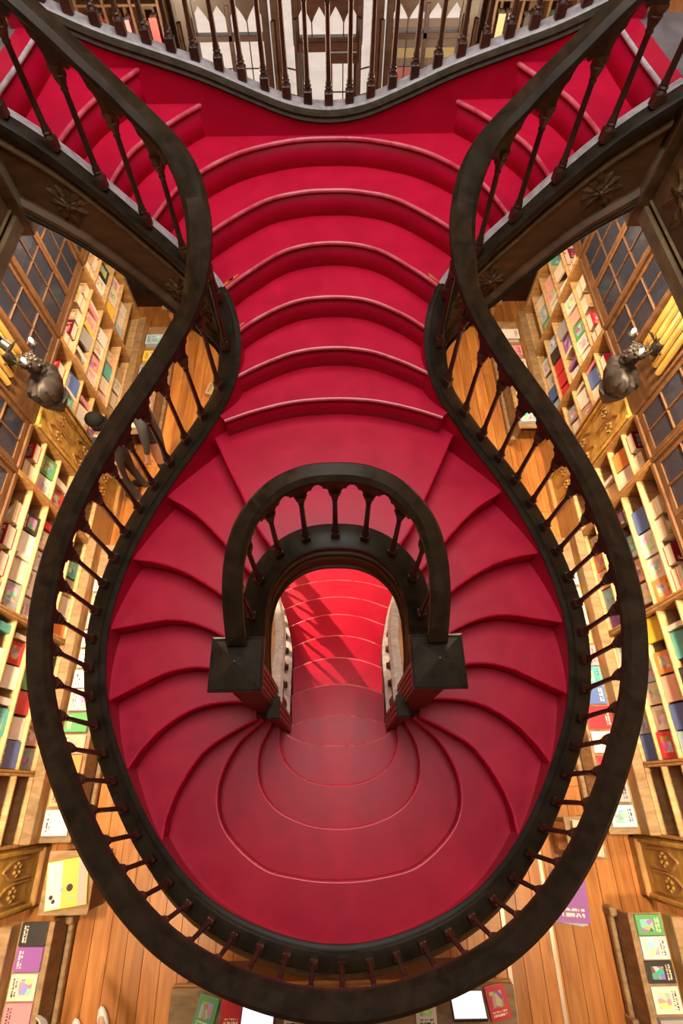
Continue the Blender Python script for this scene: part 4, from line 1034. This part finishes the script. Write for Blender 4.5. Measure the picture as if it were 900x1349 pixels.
# side lights set at an angle beside the door, and the two leaves: one folded open, one shut
for n, sx in ((4, -1), (5, 1)):
    o = empty('window_%d' % n, (sx * 0.42, YF - 0.02, 1.0), sx * R(28)); tag(o, kind='structure')
    for q in (-1, 1): add_part('jamb', o, q * 0.09 - 0.015, q * 0.09 + 0.015, -0.03, 0.03, -1.0, 2.7, 'facade')
    for k in range(10):
        add_part('pane', o, -0.075, 0.075, 0.0, 0.005, k * 0.25 + 0.006, k * 0.25 + 0.244, 'clear', 0.0005)
        add_part('lead_bar', o, -0.075, 0.075, -0.006, 0.008, k * 0.25 - 0.006, k * 0.25 + 0.006, 'iron', 0.001)
def door_leaf(n, hinge, rz, sgn):
    o = empty('door_%d' % n, (hinge, YF, 0), rz); tag(o, kind='structure')
    w = 0.33
    def P(a, b): return (min(sgn * a, sgn * b), max(sgn * a, sgn * b))
    for a, b in ((0.0, 0.045), (w - 0.045, w)): add_part('stile', o, *P(a, b), -0.02, 0.02, 0.02, 3.38, 'facade')
    for z in (0.02, 1.0, 3.29): add_part('rail', o, *P(0.045, w - 0.045), -0.02, 0.02, z, z + 0.09, 'facade')
    add_part('panel', o, *P(0.045, w - 0.045), -0.01, 0.01, 0.11, 1.0, 'facade')
    add_part('lead_bar', o, *P(w / 2 - 0.006, w / 2 + 0.006), -0.006, 0.006, 1.09, 3.29, 'iron', 0.001)
    for k in range(8):
        z0 = 1.09 + k * 2.20 / 8
        add_part('lead_bar', o, *P(0.045, w - 0.045), -0.006, 0.006, z0 - 0.006, z0 + 0.006, 'iron', 0.001)
        for c_ in range(2): add_part('pane', o, *P(0.045 + c_ * (w - 0.09) / 2 + 0.007, 0.045 + (c_ + 1) * (w - 0.09) / 2 - 0.007), -0.002, 0.002, z0 + 0.007, z0 + 2.20 / 8 - 0.007, 'clear', 0.0005)
door_leaf(1, -0.33, R(80), 1)
door_leaf(2, 0.33, 0.0, -1)
# the street outside: a red shop front over the way, right of the door
o = empty('shop_front', (1.5, 10.2, 0)); tag(o, 'red shop front with a yellow band seen through the right window', 'shop front')
MAT['paving'] = mat_noise('pale_paving', (0.74, 0.68, 0.63), (0.88, 0.82, 0.77), (2, 2, 2), (0.7, 0.9), 0.05, 4)
MAT['shopred'] = mat_plain('shop_red', (0.70, 0.012, 0.035), 0.8); MAT['shopyellow'] = mat_plain('shop_yellow', (0.75, 0.50, 0.12), 0.5); MAT['shopbrown'] = mat_plain('shop_brown', (0.16, 0.06, 0.025), 0.8)
add_part('wall', o, -0.55, 0.75, 0.0, 0.3, 0.0, 2.55, 'shopbrown'); add_part('red_board', o, -0.45, 0.65, -0.05, 0.0, 1.45, 2.06, 'shopred'); add_part('yellow_band', o, -0.45, 0.65, -0.05, 0.0, 2.19, 2.30, 'shopyellow')
bm = bmesh.new(); bx(bm, -12, 12, YF + 0.3, 30, -0.2, -0.05); tag(obj('street_ground', bm, 'paving'), kind='structure')
# bookcases in the front corners
for s in (-1, 1):
    side = 'left' if s < 0 else 'right'
    o = empty('corner_bookcase', (s * 2.08, YF - 0.2, 0)); tag(o, 'tall dark bookcase in the %s front corner beside the windows' % side, 'bookcase')
    add_part('back_panel', o, -0.42, 0.42, 0.14, 0.17, 0, 4.3, 'darkoak')
    for k in range(4): add_part('upright', o, -0.42 + k * 0.27, -0.39 + k * 0.27, -0.16, 0.14, 0, 4.3, 'darkoak')
    for k in range(9): add_part('shelf', o, -0.42, 0.42, -0.15, 0.14, 0.3 + k * 0.45, 0.325 + k * 0.45, 'darkoak')
    for r_ in range(2):
        for c_ in range(6):
            col = rng.choice(('yellow', 'tan', 'cream', 'teal', 'red', 'pink', 'black', 'maroon', 'white'))
            xx = s * 2.08 - 0.38 + (c_ // 2) * 0.27 + 0.06 + (c_ % 2) * 0.10
            book((xx, YF - 0.26, 3.026 + r_ * 0.45 + 0.001), (0, 0, 0), (0.05 + rng.random() * 0.03, 0.16, 0.24 + rng.random() * 0.12), col,
                 '%s book, %s in %s row, %s front corner bookcase' % (col, ORD[c_], ('lower', 'upper')[r_], side), 'books in the front corners')
# book tables under the front windows
for s in (-1, 1):
    side = 'left' if s < 0 else 'right'
    o = empty('book_table', (s * 1.95, 6.55, 0)); tag(o, 'wooden book table before the %s front windows' % side, 'table', 'front book tables')
    add_part('top', o, -0.55, 0.55, -0.28, 0.28, 0.72, 0.76, 'bench'); add_part('apron', o, -0.5, 0.5, -0.24, 0.24, 0.60, 0.72, 'oak')
    for a in (-1, 1):
        for b in (-1, 1): add_part('leg', o, a * 0.47 - 0.03, a * 0.47 + 0.03, b * 0.21 - 0.03, b * 0.21 + 0.03, 0, 0.60, 'oak')
    for k, col in enumerate(('pink', 'yellow', 'cream', 'teal', 'salmon')):
        flat_book(s * (2.38 - k * 0.2), 6.52, 0.762, R(90), (0.10 if k % 2 else 0.05, 0.17, 0.24), col, '%s book lying on the %s front window table' % (col, side), 'books on the front tables')

# ------------------------------------------------------------------ till desk behind the stairs
dk = empty('till_desk', (0, -1.62, 0)); tag(dk, 'long wooden till desk behind the foot of the stairs', 'desk')
add_part('worktop', dk, -1.30, 1.30, -0.45, 0.30, 0.86, 0.90, 'bench'); add_part('front_panel', dk, -1.26, 1.26, 0.22, 0.26, 0.0, 0.86, 'darkoak')
for q in (-1, 1): add_part('end_panel', dk, q * 1.24 - 0.02, q * 1.24 + 0.02, -0.42, 0.22, 0.0, 0.86, 'darkoak')
add_part('front_moulding', dk, -1.30, 1.30, 0.262, 0.31, 0.80, 0.86, 'oak')
def monitor(x, y, rz, label):
    o = empty('monitor', (x, y, 0.901), rz); tag(o, label, 'monitor', 'till monitors')
    add_part('foot', o, -0.09, 0.09, -0.07, 0.07, 0, 0.015, 'plastic'); add_part('neck', o, -0.02, 0.02, 0.0, 0.03, 0.015, 0.12, 'plastic')
    sc = obj('housing', bevel_box(-0.125, 0.125, -0.012, 0.012, 0.0, 0.18, 0.004), 'plastic', o); sc.location = (0, 0.10, 0.06); sc.rotation_euler = (R(50), 0, 0)
    p = obj('screen', bevel_box(-0.115, 0.115, 0.0125, 0.0135, 0.010, 0.17, 0.0004), 'screen', sc)
monitor(-0.62, -1.50, 0, 'lit white screen at the left end of the till desk')
monitor(0.92, -1.44, 0, 'lit white screen at the right end of the till desk')
for k, (x, y, col, rz, lb) in enumerate(((-1.02, -1.46, 'green', 75, 'green book with red lettering on the till desk'), (-0.83, -1.44, 'red', 90, 'slim red book beside the green one on the till desk'),
                                        (-0.36, -1.47, 'cream', 90, 'cream booklet right of the left till screen'), (1.16, -1.42, 'red', 100, 'red and white book at the right end of the till desk'),
                                        (0.62, -1.46, 'ivory', 90, 'ivory card box left of the right till screen'))):
    flat_book(x, y, 0.901, R(rz), (0.03, 0.15, 0.20), col, lb, 'books on the till desk')

# ------------------------------------------------------------------ floor clutter on the left, seen through the balusters
o = empty('white_box', (-1.42, 3.62, 0)); tag(o, 'square white cardboard box standing on the floor left of the stairs', 'box')
add_part('body', o, -0.17, 0.17, -0.16, 0.16, 0, 0.20, 'whitebox'); add_part('lid', o, -0.175, 0.175, -0.165, 0.165, 0.20, 0.225, 'whitebox')
flat_book(-1.72, 5.0, 0.002, R(20), (0.05, 0.22, 0.30), 'purple', 'purple book lying on the floor by the far left shelves', 'books on the floor')
flat_book(-1.76, 5.3, 0.002, R(-15), (0.09, 0.22, 0.26), 'tan', 'tan wrapped parcel book on the floor by the far left shelves', 'books on the floor')
o = empty('wooden_crate', (-2.0, 3.05, 0)); tag(o, 'pale wooden crate on the floor beside the person in grey', 'crate')
add_part('base', o, -0.16, 0.16, -0.13, 0.13, 0.0, 0.02, 'shelf')
for a in (-1, 1):
    add_part('side', o, a * 0.15 - 0.01, a * 0.15 + 0.01, -0.13, 0.13, 0.02, 0.32, 'shelf'); add_part('end', o, -0.14, 0.14, a * 0.12 - 0.01, a * 0.12 + 0.01, 0.02, 0.32, 'shelf')
book((-2.05, 3.03, 0.022), (0, 0, 0), (0.06, 0.16, 0.33), 'green', 'green book standing in the pale crate', 'books in the crate')
book((-1.95, 3.05, 0.022), (0, 0, 0), (0.05, 0.15, 0.30), 'tan', 'tan book standing in the pale crate', 'books in the crate')

# ------------------------------------------------------------------ people
def person(name, loc, rz, height, label, zones, hair_col, pose, shoe):
    """skinned figure facing +Y before rotation; zones: list of (z_top fraction, material index)"""
    k = height / 1.72
    V = []; E = []; Rr = []
    def v(x, y, z, r): V.append((x * k, y * k, z * k)); Rr.append(r * k); return len(V) - 1
    pel = v(0, 0, 0.96, 0.135); wst = v(0, 0.0, 1.10, 0.12); chs = v(0, 0.0, 1.28, 0.14); nk0 = v(0, -0.01, 1.42, 0.085); nk = v(0, 0.0, 1.49, 0.052); hd0 = v(0, 0.015, 1.56, 0.072); hd1 = v(0, 0.02, 1.64, 0.088); hd2 = v(0, 0.01, 1.695, 0.06)
    E += [(pel, wst), (wst, chs), (chs, nk0), (nk0, nk), (nk, hd0), (hd0, hd1), (hd1, hd2)]
    ns = v(0, 0.105, 1.60, 0.014); E.append((hd1, ns))
    for s in (-1, 1):
        hip = v(s * 0.09, 0, 0.88, 0.095); kn = v(s * 0.10, 0.03 + pose.get('knee', 0) * (s > 0), 0.49, 0.062); an = v(s * 0.105, -0.01, 0.09, 0.042); toe = v(s * 0.115, 0.14, 0.035, 0.036); heel = v(s * 0.105, -0.05, 0.035, 0.036)
        E += [(pel, hip), (hip, kn), (kn, an), (an, toe), (an, heel)]
        sh_ = v(s * 0.175, 0, 1.38, 0.070); E.append((nk0, sh_))
        fwd = pose.get('arm', 0.1); el = v(s * 0.235, fwd * 0.35, 1.12, 0.048); hx = pose.get('hand', (0.20, 0.18, 0.95)); wr = v(s * hx[0], hx[1], hx[2], 0.030)
        E += [(sh_, el), (el, wr)]
        d = Vector((s * hx[0] - s * 0.235, hx[1] - fwd * 0.35, hx[2] - 1.12)).normalized(); side_ = d.cross(Vector((s, 0, 0.2))).normalized()
        pm_ = Vector((s * hx[0], hx[1], hx[2])) + d * 0.06; pal = v(*pm_, 0.030); E.append((wr, pal))
        for f, ln in enumerate((0.075, 0.085, 0.08, 0.06)):
            a = pm_ + side_ * (-0.03 + 0.02 * f) + d * 0.03; b = a + d * ln * 0.55; c_ = b + d * ln * 0.4 + Vector((-s * 0.02, 0, -0.005))
            ia, ib, ic = v(*a, 0.010), v(*b, 0.009), v(*c_, 0.008); E += [(pal, ia), (ia, ib), (ib, ic)]
        a = pm_ - side_ * 0.035 - d * 0.02; b = a - side_ * 0.02 + d * 0.035; ia, ib = v(*a, 0.011), v(*b, 0.009); E += [(pal, ia), (ia, ib)]
    me = bpy.data.meshes.new('tmp'); me.from_pydata(V, E, []); o = bpy.data.objects.new('tmp', me); C.objects.link(o)
    md = o.modifiers.new('skin', 'SKIN'); md.use_smooth_shade = True; o.modifiers.new('sub', 'SUBSURF').levels = 1
    for i, sv in enumerate(me.skin_vertices[0].data): sv.radius = (Rr[i], Rr[i]); sv.use_root = (i == 0)
    dg = bpy.context.evaluated_depsgraph_get(); body = bpy.data.meshes.new_from_object(o.evaluated_get(dg)); bpy.data.objects.remove(o)
    mats = [mat_plain(name + '_m%d' % i, c_, r_) for i, (c_, r_) in enumerate(zones['mats'])]
    body.materials.clear()
    for m in mats: body.materials.append(m)
    for p in body.polygons:
        c_ = p.center / k; p.use_smooth = True; p.material_index = zones['fn'](c_)
    root = empty('person', loc, rz); tag(root, label, 'person')
    b = bpy.data.objects.new('body', body); C.objects.link(b); b.parent = root
    bm = bmesh.new(); ellipsoid(bm, (0, -0.012 * k, 1.665 * k), (0.098 * k, 0.112 * k, 0.092 * k), 16, 10)
    for q in range(14):
        a = q * 0.449; ellipsoid(bm, (0.075 * math.cos(a) * k, (-0.03 + 0.08 * math.sin(a) * (0.7 if math.sin(a) > 0 else 1)) * k, (1.655 - (0.05 if math.sin(a) < 0.3 else 0)) * k), (0.035 * k, 0.035 * k, 0.05 * k), 8, 6)
    hair = mat_noise(name + '_hair', tuple(c * 0.6 for c in hair_col), hair_col, (60, 60, 12), (0.7, 0.9), 0.5, 4, 0.2); MAT[name + '_hair'] = hair; obj('hair', bm, name + '_hair', root, True)
    for s in (-1, 1):
        bm = bmesh.new(); ellipsoid(bm, (s * 0.036 * k, 0.098 * k, 1.625 * k), (0.012 * k, 0.008 * k, 0.008 * k), 8, 6); obj('eye', bm, 'whitebox', root, True)
        bm = bmesh.new(); ellipsoid(bm, (s * 0.092 * k, 0.012 * k, 1.61 * k), (0.010 * k, 0.020 * k, 0.030 * k), 8, 6); MAT[name + '_skin'] = mats[0]; obj('ear', bm, name + '_skin', root, True)
        bm = bmesh.new(); ellipsoid(bm, (s * 0.112 * k, 0.055 * k, 0.040 * k), (0.050 * k, 0.135 * k, 0.040 * k), 12, 8)
        ellipsoid(bm, (s * 0.107 * k, -0.02 * k, 0.060 * k), (0.048 * k, 0.06 * k, 0.060 * k), 12, 8); MAT[name + '_shoe'] = mat_plain(name + '_shoe', shoe, 0.5)
        for v_ in bm.verts: v_.co.z = max(0.0, v_.co.z)
        obj('shoe', bm, name + '_shoe', root, True)
    bm = bmesh.new(); ellipsoid(bm, (0, 0.100 * k, 1.565 * k), (0.024 * k, 0.008 * k, 0.007 * k), 8, 6); MAT[name + '_lip'] = mat_plain(name + '_lip', (0.45, 0.16, 0.13), 0.5); obj('mouth', bm, name + '_lip', root, True)
    return root
SKIN = (0.62, 0.38, 0.26)
def z_long(c_):     # jacket, trousers
    if c_.z > 1.455 or (abs(c_.x) > 0.13 and c_.z < 0.97 and c_.z > 0.6): return 0
    return 1 if c_.z > 0.86 else 2
def z_short(c_):
    if c_.z > 1.455 or (abs(c_.x) > 0.19 and c_.z > 0.6 and c_.z < 1.2): return 0
    if c_.z > 0.92: return 1
    return 2 if c_.z > 0.56 else 0
person('grey_person', (-2.19, 3.80, 0), R(100), 1.72, 'person in a charcoal jacket and dark jeans left of the stairs', {'mats': [(SKIN, 0.5), ((0.055, 0.060, 0.068), 0.8), ((0.030, 0.034, 0.045), 0.8)], 'fn': z_long},
       (0.03, 0.02, 0.015), {'arm': 0.1, 'hand': (0.235, 0.10, 0.87)}, (0.02, 0.02, 0.02))
person('dark_person', (-2.62, 3.60, 0), R(75), 1.62, 'person with black hair and dark clothes standing closest to the left bust', {'mats': [(SKIN, 0.5), ((0.035, 0.035, 0.045), 0.8), ((0.03, 0.03, 0.04), 0.8)], 'fn': z_long},
       (0.008, 0.007, 0.008), {'arm': 0.05, 'hand': (0.235, 0.06, 0.86)}, (0.03, 0.03, 0.03))
person('shorts_person', (-2.16, -1.86, 0), R(20), 1.70, 'person with bare legs and white shoes at the bottom left corner', {'mats': [(SKIN, 0.5), ((0.50, 0.48, 0.45), 0.8), ((0.20, 0.16, 0.12), 0.8)], 'fn': z_short},
       (0.06, 0.035, 0.02), {'arm': 0.2, 'hand': (0.15, 0.28, 1.05)}, (0.78, 0.76, 0.74))

# ------------------------------------------------------------------ unseen spotlight added to graze the ground flight through its left balusters
o = empty('added_spot_lamp', (-2.52, 3.05, 3.30)); tag(o, 'small unseen spotlight added at the left bookcase, aimed at the lowest steps', 'lamp')
bm = bmesh.new(); lathe(bm, [(0.03, 0.02), (0.03, 0.0), (0.02, -0.01)], 12); tube(bm, (-0.38, 0, 0.01), (0, 0, 0.01), 0.012, seg=6); obj('arm', bm, 'iron', o, True)
aim = Vector((0.05, 1.75, 0.9)) - Vector((-2.52, 3.05, 3.20)); aim.normalize()
bm = bmesh.new(); tube(bm, (0, 0, -0.01), (0, 0, -0.08), 0.008, seg=6); obj('added_spot_stem', bm, 'iron', o)
bm = bmesh.new(); tube(bm, Vector((0, 0, -0.10)) - aim * 0.06, Vector((0, 0, -0.10)) + aim * 0.05, 0.035, 0.045, 12); obj('head', bm, 'iron', o, True)
d = bpy.data.lights.new('added_spot_light', 'SPOT'); d.energy = 1000; d.color = (1.0, 0.72, 0.45); d.spot_size = R(34); d.spot_blend = 0.4; d.shadow_soft_size = 0.03
l = bpy.data.objects.new('added_spot_light', d); C.objects.link(l); l.parent = o; l.location = Vector((0, 0, -0.10)) + aim * 0.08; l.rotation_euler = aim.to_track_quat('-Z', 'Y').to_euler()
